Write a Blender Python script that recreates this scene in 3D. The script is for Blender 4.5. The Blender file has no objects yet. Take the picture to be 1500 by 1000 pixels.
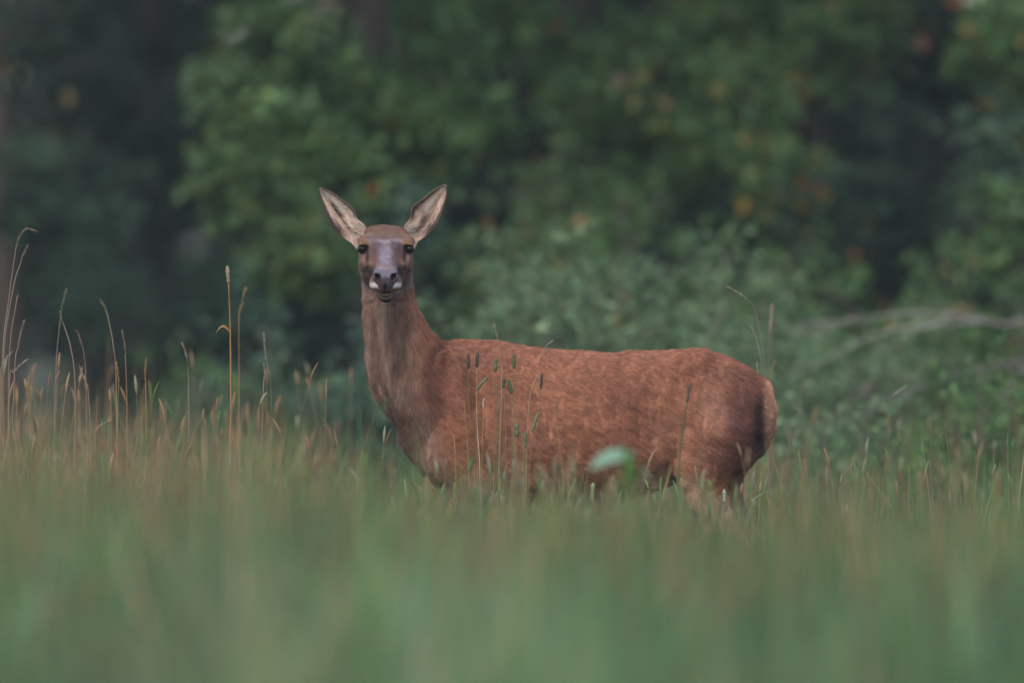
import bpy, math, random
import numpy as np
from mathutils import Vector

# ------------------------------------------------------------------ camera, sky, sun, exposure
SC = bpy.context.scene
COL = SC.collection
S = 450.0            # photo pixels per metre where the deer stands
D = 40.0             # metres from camera to deer
ZC = 1.16            # height seen at the picture centre at the deer
CZ = 1.20            # camera height

cam_d = bpy.data.cameras.new('camera')
cam = bpy.data.objects.new('camera', cam_d)
COL.objects.link(cam)
SC.camera = cam
cam.location = (0.0, -D, CZ)
cam_d.sensor_width = 36.0
cam_d.lens = 36.0 * D / (1500.0 / S)
cam.rotation_euler = (math.radians(90) - math.atan2(CZ - ZC, D), 0, 0)
cam_d.clip_end = 2000
cam_d.dof.use_dof = True
cam_d.dof.focus_distance = D - 0.22
cam_d.dof.aperture_fstop = (cam_d.lens / 1000.0) / 0.18
cam_d.dof.aperture_blades = 0

SUN_EL, SUN_AZ = math.radians(50), math.radians(200)   # azimuth measured from +Y, clockwise
world = bpy.data.worlds.new('World')
SC.world = world
world.use_nodes = True
wn = world.node_tree.nodes
bg = wn['Background']
sky = wn.new('ShaderNodeTexSky')
sky.sky_type = 'NISHITA'
sky.sun_disc = False
sky.sun_elevation = SUN_EL
sky.sun_rotation = SUN_AZ
sky.air_density = 1.0
sky.dust_density = 2.0
sky.ozone_density = 1.0
world.node_tree.links.new(sky.outputs[0], bg.inputs[0])
bg.inputs[1].default_value = 0.15

sun_d = bpy.data.lights.new('sun', 'SUN')
sun_d.energy = 1.5
sun_d.angle = math.radians(35)
sun_d.color = (1.0, 0.95, 0.88)
sun = bpy.data.objects.new('sun', sun_d)
COL.objects.link(sun)
sdir = Vector((math.sin(SUN_AZ) * math.cos(SUN_EL), math.cos(SUN_AZ) * math.cos(SUN_EL), math.sin(SUN_EL)))
sun.rotation_euler = (-sdir).to_track_quat('-Z', 'Y').to_euler()
sun.location = sdir * 60

vs = SC.view_settings
vs.view_transform = 'Standard'
vs.look = 'None'
vs.gamma = 1.0
vs.use_curve_mapping = False
vs.exposure = 0.72
SC.cycles.max_bounces = 6
SC.cycles.diffuse_bounces = 2
SC.cycles.transmission_bounces = 4
SC.cycles.volume_bounces = 0
SC.cycles.use_denoising = True

# ------------------------------------------------------------------ helpers
def WX(px, d=D): return (px - 750.0) / S * d / D
def WZ(py, d=D): return CZ - ((py - 500.0) / (S * D) + (CZ - ZC) / D) * d

def tag(o, label=None, cat=None, group=None, kind=None):
    if label: o['label'] = label
    if cat: o['category'] = cat
    if group: o['group'] = group
    if kind: o['kind'] = kind
    return o

def empty(name, loc=(0, 0, 0)):
    o = bpy.data.objects.new(name, None)
    COL.objects.link(o)
    o.location = loc
    o.empty_display_size = 0.1
    return o

def mesh_from(name, V, F, cols=None, mat=None, parent=None, smooth=True):
    """V (n,3), F (m,3|4) arrays, cols (n,3) point colours"""
    V = np.asarray(V, np.float32)
    F = np.asarray(F, np.int32)
    me = bpy.data.meshes.new(name)
    k = F.shape[1]
    me.vertices.add(len(V))
    me.vertices.foreach_set('co', V.ravel())
    me.loops.add(F.size)
    me.loops.foreach_set('vertex_index', F.ravel())
    me.polygons.add(len(F))
    me.polygons.foreach_set('loop_start', np.arange(0, F.size, k, dtype=np.int32))
    if smooth:
        me.polygons.foreach_set('use_smooth', np.ones(len(F), bool))
    me.update(calc_edges=True)
    if cols is not None:
        a = me.attributes.new('Col', 'FLOAT_COLOR', 'POINT')
        c4 = np.ones((len(V), 4), np.float32)
        c4[:, :3] = cols
        a.data.foreach_set('color', c4.ravel())
    if mat: me.materials.append(mat)
    o = bpy.data.objects.new(name, me)
    COL.objects.link(o)
    if parent: o.parent = parent
    return o

class Geo:
    def __init__(s): s.v, s.f, s.c, s.n = [], [], [], 0
    def add(s, V, F, C):
        V = np.asarray(V, float); F = np.asarray(F, int)
        C = np.broadcast_to(np.asarray(C, float), (len(V), 3))
        s.v.append(V); s.f.append(F + s.n); s.c.append(C); s.n += len(V)
    def build(s, name, mat, parent=None, smooth=True):
        return mesh_from(name, np.concatenate(s.v), np.concatenate(s.f), np.concatenate(s.c), mat, parent, smooth)

def tube(geo, pts, rad, col, sides=6):
    pts = np.asarray(pts, float); n = len(pts)
    rad = np.broadcast_to(np.asarray(rad, float), (n,))
    T = np.gradient(pts, axis=0)
    T /= np.linalg.norm(T, axis=1)[:, None] + 1e-9
    ref = np.array([0.31, 0.93, 0.2]) if abs(T[0] @ np.array([0.31, 0.93, 0.2])) < .9 else np.array([1., 0, 0])
    A = np.cross(T, ref); A /= np.linalg.norm(A, axis=1)[:, None] + 1e-9
    B = np.cross(T, A)
    th = np.linspace(0, 2 * np.pi, sides, endpoint=False)
    V = pts[:, None] + rad[:, None, None] * (np.cos(th)[None, :, None] * A[:, None] + np.sin(th)[None, :, None] * B[:, None])
    V = V.reshape(-1, 3)
    F = []
    for i in range(n - 1):
        for j in range(sides):
            a, b = i * sides + j, i * sides + (j + 1) % sides
            F.append((a, b, b + sides, a + sides))
    V = np.vstack([V, pts[-1:] + T[-1:] * rad[-1]])
    tip = len(V) - 1
    for j in range(sides):
        a, b = (n - 1) * sides + j, (n - 1) * sides + (j + 1) % sides
        F.append((a, b, tip, tip))
    c = np.asarray(col, float)
    if c.ndim == 2:
        c = np.vstack([np.repeat(c, sides, axis=0), c[-1:]])
    geo.add(V, np.array(F), c)

def spline(pts, n):
    """Catmull-Rom through pts, n samples"""
    P = np.asarray(pts, float)
    P = np.vstack([2 * P[0] - P[1], P, 2 * P[-1] - P[-2]])
    m = len(P) - 3
    u = np.linspace(0, m - 1e-6, n); i = u.astype(int); t = (u - i)[:, None]
    p0, p1, p2, p3 = P[i], P[i + 1], P[i + 2], P[i + 3]
    return .5 * (2 * p1 + (p2 - p0) * t + (2 * p0 - 5 * p1 + 4 * p2 - p3) * t ** 2 + (3 * p1 - p0 - 3 * p2 + p3) * t ** 3)

def hash3(i, j, k, seed):
    h = (i * 374761393 + j * 668265263 + k * 2147483647 + seed * 144665) & 0xffffffff
    h = ((h ^ (h >> 13)) * 1274126177) & 0xffffffff
    h = ((h ^ (h >> 16)) * 2246822519) & 0xffffffff
    return ((h ^ (h >> 15)) & 0xffff) / 65535.0

def noise(P, scale, seed=0):
    """value noise in -1..1; scale = cells per metre (scalar or 3)"""
    Q = np.asarray(P, float) * scale + 1000.0
    I = np.floor(Q).astype(np.int64); f = Q - I; f = f * f * (3 - 2 * f)
    out = 0
    for a in (0, 1):
        for b in (0, 1):
            for c in (0, 1):
                w = (f[:, 0] if a else 1 - f[:, 0]) * (f[:, 1] if b else 1 - f[:, 1]) * (f[:, 2] if c else 1 - f[:, 2])
                out = out + w * hash3(I[:, 0] + a, I[:, 1] + b, I[:, 2] + c, seed)
    return out * 2 - 1

def sstep(x, a, b):
    t = np.clip((x - a) / (b - a), 0, 1)
    return t * t * (3 - 2 * t)

# ------------------------------------------------------------------ materials
def new_mat(name):
    m = bpy.data.materials.new(name); m.use_nodes = True
    nt = m.node_tree
    return m, nt, nt.nodes['Principled BSDF'], nt.nodes['Material Output']

def leaf_mat(name, transl=0.35, rough=0.55, attr='Col', spec=0.3):
    m, nt, p, out = new_mat(name)
    a = nt.nodes.new('ShaderNodeAttribute'); a.attribute_name = attr
    nt.links.new(a.outputs['Color'], p.inputs['Base Color'])
    p.inputs['Roughness'].default_value = rough
    p.inputs['Specular IOR Level'].default_value = spec
    tr = nt.nodes.new('ShaderNodeBsdfTranslucent')
    nt.links.new(a.outputs['Color'], tr.inputs['Color'])
    mx = nt.nodes.new('ShaderNodeMixShader'); mx.inputs[0].default_value = transl
    nt.links.new(p.outputs[0], mx.inputs[1]); nt.links.new(tr.outputs[0], mx.inputs[2])
    nt.links.new(mx.outputs[0], out.inputs['Surface'])
    return m

def vcol_mat(name, rough=0.8, bump=0.0, bscale=40.0, spec=0.2, sheen=0.0, mott=0.0):
    m, nt, p, out = new_mat(name)
    a = nt.nodes.new('ShaderNodeAttribute'); a.attribute_name = 'Col'
    src = a.outputs['Color']
    tc = nt.nodes.new('ShaderNodeTexCoord')
    nz = nt.nodes.new('ShaderNodeTexNoise'); nz.inputs['Scale'].default_value = bscale; nz.inputs['Detail'].default_value = 6
    nt.links.new(tc.outputs['Object'], nz.inputs['Vector'])
    if mott:
        mr = nt.nodes.new('ShaderNodeMapRange')
        mr.inputs[3].default_value = 1 - mott; mr.inputs[4].default_value = 1 + mott
        nt.links.new(nz.outputs['Fac'], mr.inputs[0])
        vm = nt.nodes.new('ShaderNodeVectorMath'); vm.operation = 'SCALE'
        nt.links.new(src, vm.inputs[0]); nt.links.new(mr.outputs[0], vm.inputs['Scale'])
        src = vm.outputs[0]
    nt.links.new(src, p.inputs['Base Color'])
    p.inputs['Roughness'].default_value = rough
    p.inputs['Specular IOR Level'].default_value = spec
    p.inputs['Sheen Weight'].default_value = sheen
    if bump:
        b = nt.nodes.new('ShaderNodeBump'); b.inputs['Strength'].default_value = bump; b.inputs['Distance'].default_value = 0.01
        nt.links.new(nz.outputs['Fac'], b.inputs['Height']); nt.links.new(b.outputs[0], p.inputs['Normal'])
    return m

M_LEAF = leaf_mat('leaf')
M_GRASS = leaf_mat('grass_blade', transl=0.3, rough=0.6)
M_STALK = leaf_mat('grass_stalk', transl=0.12, rough=0.65)
M_BARK = vcol_mat('bark', rough=0.9, bump=0.8, bscale=14, mott=0.4)
M_COAT = vcol_mat('coat', rough=0.75, bump=0.25, bscale=160, spec=0.15, mott=0.15)
M_DEAD = vcol_mat('dead_wood', rough=0.85, bump=0.5, bscale=25, mott=0.3)

m, nt, p, out = new_mat('soil')
tc = nt.nodes.new('ShaderNodeTexCoord')
n1 = nt.nodes.new('ShaderNodeTexNoise'); n1.inputs['Scale'].default_value = 0.7; n1.inputs['Detail'].default_value = 9
n2 = nt.nodes.new('ShaderNodeTexNoise'); n2.inputs['Scale'].default_value = 22; n2.inputs['Detail'].default_value = 8
cr = nt.nodes.new('ShaderNodeValToRGB')
cr.color_ramp.elements[0].position = 0.35; cr.color_ramp.elements[0].color = (0.035, 0.05, 0.02, 1)
cr.color_ramp.elements[1].position = 0.68; cr.color_ramp.elements[1].color = (0.10, 0.085, 0.045, 1)
mx = nt.nodes.new('ShaderNodeMix'); mx.data_type = 'FLOAT'; mx.inputs[0].default_value = 0.5
nt.links.new(tc.outputs['Object'], n1.inputs['Vector']); nt.links.new(tc.outputs['Object'], n2.inputs['Vector'])
nt.links.new(n1.outputs['Fac'], mx.inputs[2]); nt.links.new(n2.outputs['Fac'], mx.inputs[3])
nt.links.new(mx.outputs[0], cr.inputs[0]); nt.links.new(cr.outputs[0], p.inputs['Base Color'])
p.inputs['Roughness'].default_value = 0.95
bp = nt.nodes.new('ShaderNodeBump'); bp.inputs['Strength'].default_value = 0.6; bp.inputs['Distance'].default_value = 0.05
nt.links.new(n2.outputs['Fac'], bp.inputs['Height']); nt.links.new(bp.outputs[0], p.inputs['Normal'])
M_SOIL = m

m, nt, p, out = new_mat('eye')
p.inputs['Base Color'].default_value = (0.010, 0.006, 0.005, 1)
p.inputs['Roughness'].default_value = 0.05
p.inputs['Specular IOR Level'].default_value = 0.4
M_EYE = m

# ------------------------------------------------------------------ ground
gx = np.concatenate([[-600, -200, -80], np.linspace(-30, 30, 61), [80, 200, 600]])
gy = np.concatenate([[-200, -90], np.linspace(-50, 80, 105), [140, 300, 900]])
GX, GY = np.meshgrid(gx, gy, indexing='ij')
def ground_z(x, y):
    P = np.stack([np.ravel(x), np.ravel(y), np.zeros(np.size(x))], 1)
    fade = np.exp(-((np.ravel(x) / 40) ** 2 + ((np.ravel(y) - 10) / 90) ** 2))
    return 0.04 * noise(P, 0.35, 5) * fade
GV = np.stack([GX.ravel(), GY.ravel(), ground_z(GX, GY)], 1)
ny_ = len(gy); q = []
for i in range(len(gx) - 1):
    for j in range(ny_ - 1):
        a = i * ny_ + j
        q.append((a, a + ny_, a + ny_ + 1, a + 1))
tag(mesh_from('ground', GV, q, None, M_SOIL), kind='structure')


# ------------------------------------------------------------------ the deer: one continuous skin from a blended distance field
VOX = 0.0042
LO = np.array([WX(500), -0.42, 0.0]); HI = np.array([WX(1165), 0.30, WZ(318)])
NX, NY, NZ = [int(math.ceil(v)) + 1 for v in (HI - LO) / VOX]
FLD = np.full((NX, NY, NZ), 1.0, np.float32)
AXX = (LO[0] + VOX * np.arange(NX)).astype(np.float32)
AXY = (LO[1] + VOX * np.arange(NY)).astype(np.float32)
AXZ = (LO[2] + VOX * np.arange(NZ)).astype(np.float32)

def box_of(lo, hi):
    i0 = np.clip(np.floor((np.array(lo) - LO) / VOX).astype(int), 0, [NX, NY, NZ])
    i1 = np.clip(np.ceil((np.array(hi) - LO) / VOX).astype(int) + 1, 0, [NX, NY, NZ])
    sl = tuple(slice(a, b) for a, b in zip(i0, i1))
    X = AXX[sl[0]][:, None, None]; Y = AXY[sl[1]][None, :, None]; Z = AXZ[sl[2]][None, None, :]
    return sl, X, Y, Z

def blend(sl, d, k, mode):
    a = FLD[sl]
    if mode == 'add':
        h = np.maximum(k - np.abs(a - d), 0) / k
        FLD[sl] = np.minimum(a, d) - h * h * k * 0.25
    else:  # carve
        d = -d
        h = np.maximum(k - np.abs(a - d), 0) / k
        FLD[sl] = np.maximum(a, d) + h * h * k * 0.25

def cone(a, b, ra, rb, k=0.03, mode='add'):
    a = np.array(a, float); b = np.array(b, float); m = max(ra, rb) + k + .01
    sl, X, Y, Z = box_of(np.minimum(a, b) - m, np.maximum(a, b) + m)
    ab = b - a; L2 = ab @ ab
    t = np.clip(((X - a[0]) * ab[0] + (Y - a[1]) * ab[1] + (Z - a[2]) * ab[2]) / L2, 0, 1)
    d = np.sqrt((X - a[0] - t * ab[0]) ** 2 + (Y - a[1] - t * ab[1]) ** 2 + (Z - a[2] - t * ab[2]) ** 2) - (ra + (rb - ra) * t)
    blend(sl, d, k, mode)

def ellipsoid(c, r, R=None, k=0.03, mode='add'):
    """R rows = local axes"""
    c = np.array(c, float); r = np.array(r, float); R = np.eye(3) if R is None else np.array(R, float)
    m = r.max() + k + .01
    sl, X, Y, Z = box_of(c - m, c + m)
    x, y, z = X - c[0], Y - c[1], Z - c[2]
    q = [(R[i][0] * x + R[i][1] * y + R[i][2] * z) / r[i] for i in range(3)]
    k0 = np.sqrt(q[0] ** 2 + q[1] ** 2 + q[2] ** 2)
    k1 = np.sqrt((q[0] / r[0]) ** 2 + (q[1] / r[1]) ** 2 + (q[2] / r[2]) ** 2) + 1e-6
    blend(sl, k0 * (k0 - 1) / k1, k, mode)

def roty(deg):
    a = math.radians(deg); return [[math.cos(a), 0, math.sin(a)], [0, 1, 0], [-math.sin(a), 0, math.cos(a)]]

# --- trunk: stations along the spine (photo x, top y, bottom y, half width, lateral centre)
ST = np.array([
    (585, 556, 640, .050, -.045), (603, 536, 668, .088, -.035), (630, 512, 700, .128, -.022), (660, 500, 718, .152, -.012), (700, 500, 730, .172, -.004),
    (745, 502, 737, .188, 0), (800, 511, 740, .202, 0), (860, 516, 740, .212, 0), (915, 516.5, 734, .212, 0), (960, 515, 719, .202, 0),
    (1000, 511.5, 701, .192, 0), (1028, 511, 690, .184, 0), (1062, 520, 686, .166, 0), (1092, 536, 682, .142, 0), (1113, 553, 670, .110, 0), (1128, 572, 652, .072, 0), (1136, 592, 632, .03, 0)], float)
sx = WX(ST[:, 0]); stp = WZ(ST[:, 1]); sbt = WZ(ST[:, 2])
xs_f = np.linspace(sx[0], sx[-1], 400)
def smooth_interp(x, xp, fp):
    P = spline(np.stack([xp, fp], 1), 800); return np.interp(x, P[:, 0], P[:, 1])
sl, X, Y, Z = box_of((sx[0] - .06, -.30, WZ(770)), (sx[-1] + .06, .30, WZ(480)))
xc = np.clip(X, sx[0], sx[-1]).ravel()
tp = smooth_interp(xc, sx, stp)[:, None, None]; bt = smooth_interp(xc, sx, sbt)[:, None, None]
hw = smooth_interp(xc, sx, ST[:, 3])[:, None, None]; yc = smooth_interp(xc, sx, ST[:, 4])[:, None, None]
zc = (tp + bt) / 2; hh = (tp - bt) / 2
v = (Z - zc) / hh
wid = hw * (1.0 - 0.16 * np.clip(v, 0, 1) - 0.06 * np.clip(-v, 0, 1))
e = 2.25
r = (np.abs((Y - yc) / wid) ** e + np.abs(v) ** e) ** (1 / e)
d = (r - 1) * np.minimum(wid, hh)
dx = np.abs(X - np.clip(X, sx[0], sx[-1]))
d = np.where(dx > 0, np.sqrt(np.maximum(d, 0) ** 2 + dx ** 2) + np.minimum(d, 0) * (dx == 0), d)
blend(sl, d.astype(np.float32), 0.02, 'add')

# --- neck: stations down the neck (photo y, left x, right x, half depth, depth centre)
NK = np.array([
    (372, 536, 598, .075, -.055), (400, 531, 603, .083, -.062), (430, 531, 607, .088, -.066), (455, 533, 614, .094, -.066), (478, 536, 624, .102, -.062),
    (500, 538, 640, .112, -.056), (525, 539, 652, .124, -.050), (550, 543, 662, .132, -.044), (575, 551, 672, .135, -.040),
    (600, 566, 680, .132, -.036), (628, 592, 686, .118, -.030), (655, 618, 690, .095, -.025)], float)
nz = WZ(NK[:, 0])[::-1]
sl, X, Y, Z = box_of((WX(505), -.27, nz[0] - .05), (WX(710), .2, nz[-1] + .05))
zcl = np.clip(Z, nz[0], nz[-1]).ravel()
nl = smooth_interp(zcl, nz, WX(NK[::-1, 1]))[None, None, :]; nr = smooth_interp(zcl, nz, WX(NK[::-1, 2]))[None, None, :]
nd = smooth_interp(zcl, nz, NK[::-1, 3])[None, None, :]; ncy = smooth_interp(zcl, nz, NK[::-1, 4])[None, None, :]
ncx = (nl + nr) / 2; nw = (nr - nl) / 2
r = np.sqrt(((X - ncx) / nw) ** 2 + ((Y - ncy) / nd) ** 2)
d = (r - 1) * np.minimum(nw, nd)
dz = np.abs(Z - np.clip(Z, nz[0], nz[-1]))
d = np.where(dz > 0, np.sqrt(np.maximum(d, 0) ** 2 + dz ** 2), d)
blend(sl, d.astype(np.float32), 0.045, 'add')

# --- muscle masses
for sd in (-1, 1):
    ellipsoid((WX(674), sd * .114 - .01, WZ(598)), (.078, .076, .185), roty(14), .03)          # shoulder blade
    ellipsoid((WX(662), sd * .115 - .01, WZ(668)), (.078, .062, .085), roty(-20), .035)        # point of shoulder
    ellipsoid((WX(1058), sd * .105, WZ(610)), (.155, .085, .175), roty(-18), .05)             # haunch
    ellipsoid((WX(1036), sd * .135, WZ(655)), (.085, .062, .14), roty(-30), .04)               # thigh
    ellipsoid((WX(1020), sd * .115, WZ(530)), (.050, .036, .034), roty(25), .06)                  # hip bone
    ellipsoid((WX(955), sd * .24, WZ(620)), (.060, .066, .11), roty(10), .06, 'carve')         # flank hollow
    ellipsoid((WX(712), sd * .215 - .005, WZ(600)), (.024, .052, .15), roty(14), .05, 'carve') # crease behind shoulder
# --- legs
for sd, fx, hx in ((-1, 672, 0), (1, 700, 22)):
    y = sd * .105
    P = [((WX(fx - 2), y, WZ(640)), .085), ((WX(fx + 20), y, WZ(712)), .066), ((WX(fx + 8), y * .95, .60), .048), ((WX(fx), y * .9, .44), .034), ((WX(fx), y * .9, .395), .036),
         ((WX(fx + 2), y * .9, .34), .024), ((WX(fx + 3), y * .9, .15), .021), ((WX(fx + 3), y * .9, .10), .027), ((WX(fx - 9), y * .9, .05), .024), ((WX(fx - 14), y * .92, .018), .028)]
    for (a, ra), (b, rb) in zip(P, P[1:]): cone(a, b, ra, rb, .028)
    cone((WX(fx - 14), y * .92, .02), (WX(fx - 28), y * .92, .012), .028, .016, .01)
    y = sd * .125
    P = [((WX(1052 + hx), y, WZ(640)), .108), ((WX(1028 + hx), y * 1.0, WZ(690)), .080), ((WX(1034 + hx), y * .95, WZ(725)), .062), ((WX(1054 + hx), y * .9, WZ(765)), .042),
         ((WX(1088 + hx), y * .88, WZ(800)), .030), ((WX(1086 + hx), y * .88, .42), .031), ((WX(1078 + hx), y * .88, .34), .025), ((WX(1068 + hx), y * .88, .15), .023),
         ((WX(1066 + hx), y * .88, .10), .028), ((WX(1055 + hx), y * .88, .05), .024), ((WX(1049 + hx), y * .9, .018), .028)]
    for (a, ra), (b, rb) in zip(P, P[1:]): cone(a, b, ra, rb, .026)
    cone((WX(1049 + hx), y * .9, .02), (WX(1036 + hx), y * .9, .012), .028, .016, .01)
# --- tail and buttock
cone((WX(1110), 0, WZ(566)), (WX(1125), -.01, WZ(600)), .024, .022, .03)
cone((WX(1125), -.01, WZ(600)), (WX(1125), -.015, WZ(632)), .022, .010, .025)
for sd in (-1, 1): ellipsoid((WX(1104), sd * .06, WZ(600)), (.06, .05, .1), roty(-15), .04)

# --- head, in its own frame: fwd (towards the camera and down), up, right
HP = math.radians(22)
HO = np.array([WX(566), -.085, WZ(350)])
HF = np.array([0.004, -math.cos(HP), -math.sin(HP)]); HF /= np.linalg.norm(HF)
HR = np.array([1.0, 0.004, 0.0]); HR -= HF * (HR @ HF); HR /= np.linalg.norm(HR)
HU = np.cross(HR, HF); HU = -HU if HU[2] < 0 else HU
HM = np.array([HF, HR, HU])
def HW(t, r, u): return HO + HF * t + HR * r + HU * u
HS = np.array([  # t, top u, bottom u, half width
    (-.030, .022, -.045, .040), (.000, .046, -.085, .066), (.035, .057, -.108, .080), (.075, .058, -.118, .084), (.110, .053, -.116, .083), (.140, .044, -.112, .077), (.170, .035, -.106, .066),
    (.200, .028, -.099, .056), (.230, .023, -.093, .049), (.260, .020, -.088, .045), (.290, .017, -.083, .044), (.312, .010, -.077, .041), (.330, -.004, -.068, .033), (.342, -.020, -.054, .016)], float)
c0 = HW(.16, 0, -.03)
sl, X, Y, Z = box_of(c0 - [.16, .28, .24], c0 + [.16, .28, .24])
x, y, z = X - HO[0], Y - HO[1], Z - HO[2]
t = HF[0] * x + HF[1] * y + HF[2] * z; rr = HR[0] * x + HR[1] * y + HR[2] * z; u = HU[0] * x + HU[1] * y + HU[2] * z
tc_ = np.clip(t, HS[0, 0], HS[-1, 0])
top = smooth_interp(tc_, HS[:, 0], HS[:, 1]); bot = smooth_interp(tc_, HS[:, 0], HS[:, 2]); hw = smooth_interp(tc_, HS[:, 0], HS[:, 3])
uc = (top + bot) / 2; hh = (top - bot) / 2; v = (u - uc) / hh
low = np.clip(-v, 0, 1)
taper = 1 - (0.30 * sstep(tc_, .10, .20) + .10) * low                   # jaw narrower than the brow
wid = hw * taper
e = 2.4 + 1.0 * (1 - sstep(tc_, .06, .13)) * (v > 0)
r = (np.abs(rr / wid) ** e + np.abs(v) ** e) ** (1 / e)
d = (r - 1) * np.minimum(wid, hh)
d = np.where(np.abs(t - tc_) > 0, np.sqrt(np.maximum(d, 0) ** 2 + (t - tc_) ** 2), d)
blend(sl, d.astype(np.float32), 0.03, 'add')
for sd in (-1, 1):
    ellipsoid(HW(.112, sd * .072, .032), (.034, .020, .016), HM, .022)        # brow
    ellipsoid(HW(.165, sd * .058, -.012), (.05, .014, .014), HM, .025)        # cheek bone
    ellipsoid(HW(.075, sd * .062, -.068), (.055, .022, .045), HM, .03)        # jaw muscle
    ellipsoid(HW(.178, sd * .073, .022), (.05, .018, .022), HM, .03, 'carve') # hollow before the eye
    ellipsoid(HW(.250, sd * .060, -.018), (.04, .012, .016), HM, .025, 'carve')
    ellipsoid(HW(.278, sd * .036, -.046), (.034, .016, .017), HM, .016)       # upper lip pad
    ellipsoid(HW(.312, sd * .028, -.002), (.022, .014, .016), HM, .012)       # nostril wing
    ellipsoid(HW(.119, sd * .087, .012), (.019, .020, .0145), HM, .008, 'carve')  # eye socket
    ellipsoid(HW(.110, sd * .083, .031), (.024, .009, .006), HM, .008)        # upper lid
    ellipsoid(HW(.334, sd * .0255, -.005), (.022, .0100, .0130), HM, .004, 'carve') # nostril
    ellipsoid(HW(.330, sd * .036, .003), (.016, .007, .007), HM, .004, 'carve')
ellipsoid(HW(.280, 0, -.084), (.036, .025, .023), HM, .012)                   # chin
ellipsoid(HW(.330, 0, -.057), (.05, .05, .0030), HM, .006, 'carve')           # mouth line
ellipsoid(HW(.337, 0, -.036), (.010, .003, .016), HM, .006, 'carve')          # groove of the nose pad

# --- surface nets
def surface_nets(F, org, h):
    Sg = F < 0
    c = np.zeros((F.shape[0] - 1, F.shape[1] - 1, F.shape[2] - 1), np.uint8)
    for a in (0, 1):
        for b in (0, 1):
            for e_ in (0, 1):
                c += Sg[a:F.shape[0] - 1 + a, b:F.shape[1] - 1 + b, e_:F.shape[2] - 1 + e_]
    act = (c > 0) & (c < 8)
    ai = np.argwhere(act); idx = np.full(act.shape, -1, np.int32); idx[act] = np.arange(len(ai))
    acc = np.zeros((len(ai), 3)); cnt = np.zeros(len(ai))
    corners = [(a, b, e_) for a in (0, 1) for b in (0, 1) for e_ in (0, 1)]
    for p0 in corners:
        for ax in range(3):
            if p0[ax]: continue
            p1 = list(p0); p1[ax] = 1
            f0 = F[ai[:, 0] + p0[0], ai[:, 1] + p0[1], ai[:, 2] + p0[2]].astype(float)
            f1 = F[ai[:, 0] + p1[0], ai[:, 1] + p1[1], ai[:, 2] + p1[2]].astype(float)
            m_ = (f0 < 0) != (f1 < 0)
            tt = np.where(m_, f0 / np.where(m_, f0 - f1, 1), 0)
            pt = np.tile(np.array(p0, float), (len(ai), 1)); pt[:, ax] = tt
            acc[m_] += pt[m_]; cnt[m_] += 1
    V = org + h * (ai + acc / cnt[:, None])
    Q = []
    for ax in range(3):
        b_, c_ = (ax + 1) % 3, (ax + 2) % 3
        s0 = [slice(1, -1)] * 3; s1 = [slice(1, -1)] * 3
        s0[ax] = slice(0, -1); s1[ax] = slice(1, None)
        ch = Sg[tuple(s0)] != Sg[tuple(s1)]
        ei = np.argwhere(ch)
        inside0 = Sg[tuple(s0)][ch]
        base = ei + 1; base[:, ax] = ei[:, ax]
        def at(db, dc):
            g = base.copy(); g[:, b_] += db; g[:, c_] += dc
            return idx[g[:, 0], g[:, 1], g[:, 2]]
        q_ = np.stack([at(-1, -1), at(0, -1), at(0, 0), at(-1, 0)], 1)
        q_[~inside0] = q_[~inside0][:, ::-1]
        Q.append(q_)
    return V, np.concatenate(Q)

DV, DQ = surface_nets(FLD, LO, VOX)
del FLD
E = np.unique(np.sort(np.concatenate([DQ[:, [0, 1]], DQ[:, [1, 2]], DQ[:, [2, 3]], DQ[:, [3, 0]]]), axis=1), axis=0)
def relax(V, lam):
    s_ = np.zeros_like(V); c_ = np.zeros(len(V))
    for k_ in range(3):
        s_[:, k_] = np.bincount(E[:, 0], V[E[:, 1], k_], len(V)) + np.bincount(E[:, 1], V[E[:, 0], k_], len(V))
    c_ = np.bincount(E[:, 0], minlength=len(V)) + np.bincount(E[:, 1], minlength=len(V))
    return V + lam * (s_ / np.maximum(c_, 1)[:, None] - V)
for lam in (.5, -.52, .5, -.52): DV = relax(DV, lam)

def vnormals(V, Q):
    n_ = np.cross(V[Q[:, 2]] - V[Q[:, 0]], V[Q[:, 3]] - V[Q[:, 1]])
    N = np.zeros_like(V)
    for j in range(4):
        for k_ in range(3):
            N[:, k_] += np.bincount(Q[:, j], n_[:, k_], len(V))
    return N / (np.linalg.norm(N, axis=1)[:, None] + 1e-12)

def head_coords(P):
    q_ = P - HO
    return q_ @ HF, q_ @ HR, q_ @ HU

# gentle unevenness of muscle and matted coat
DN = vnormals(DV, DQ)
t_, r_, u_ = head_coords(DV)
hd = sstep(t_, .0, .05) * (DV[:, 2] > WZ(452)) * (u_ > -.125)
body_w = (1 - hd) * sstep(DV[:, 2], .45, .6)
st = np.array([9., 9., 26.]) 
P2 = DV.copy(); P2[:, 2] += .35 * DV[:, 0]; 
dsp = .0022 * noise(P2, np.array([22., 22., 34.]), 1) + .0016 * noise(P2, np.array([55., 55., 60.]), 2) + .0035 * noise(DV, 7., 3)
dsp = dsp + .0055 * noise(P2, np.array([24., 24., 8.]), 7) * sstep(DV[:, 0], WX(660), WX(760)) - .004 * np.clip(noise(P2, np.array([34., 34., 14.]), 8) - .35, 0, 1) * 2
neck_w = sstep(WX(650) - DV[:, 0], 0, .08) * (DV[:, 2] < WZ(440))
dsp = dsp * (1 - neck_w) + neck_w * (.004 * noise(DV, np.array([38., 38., 8.]), 4) + .002 * noise(DV, np.array([80., 80., 22.]), 6))
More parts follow.
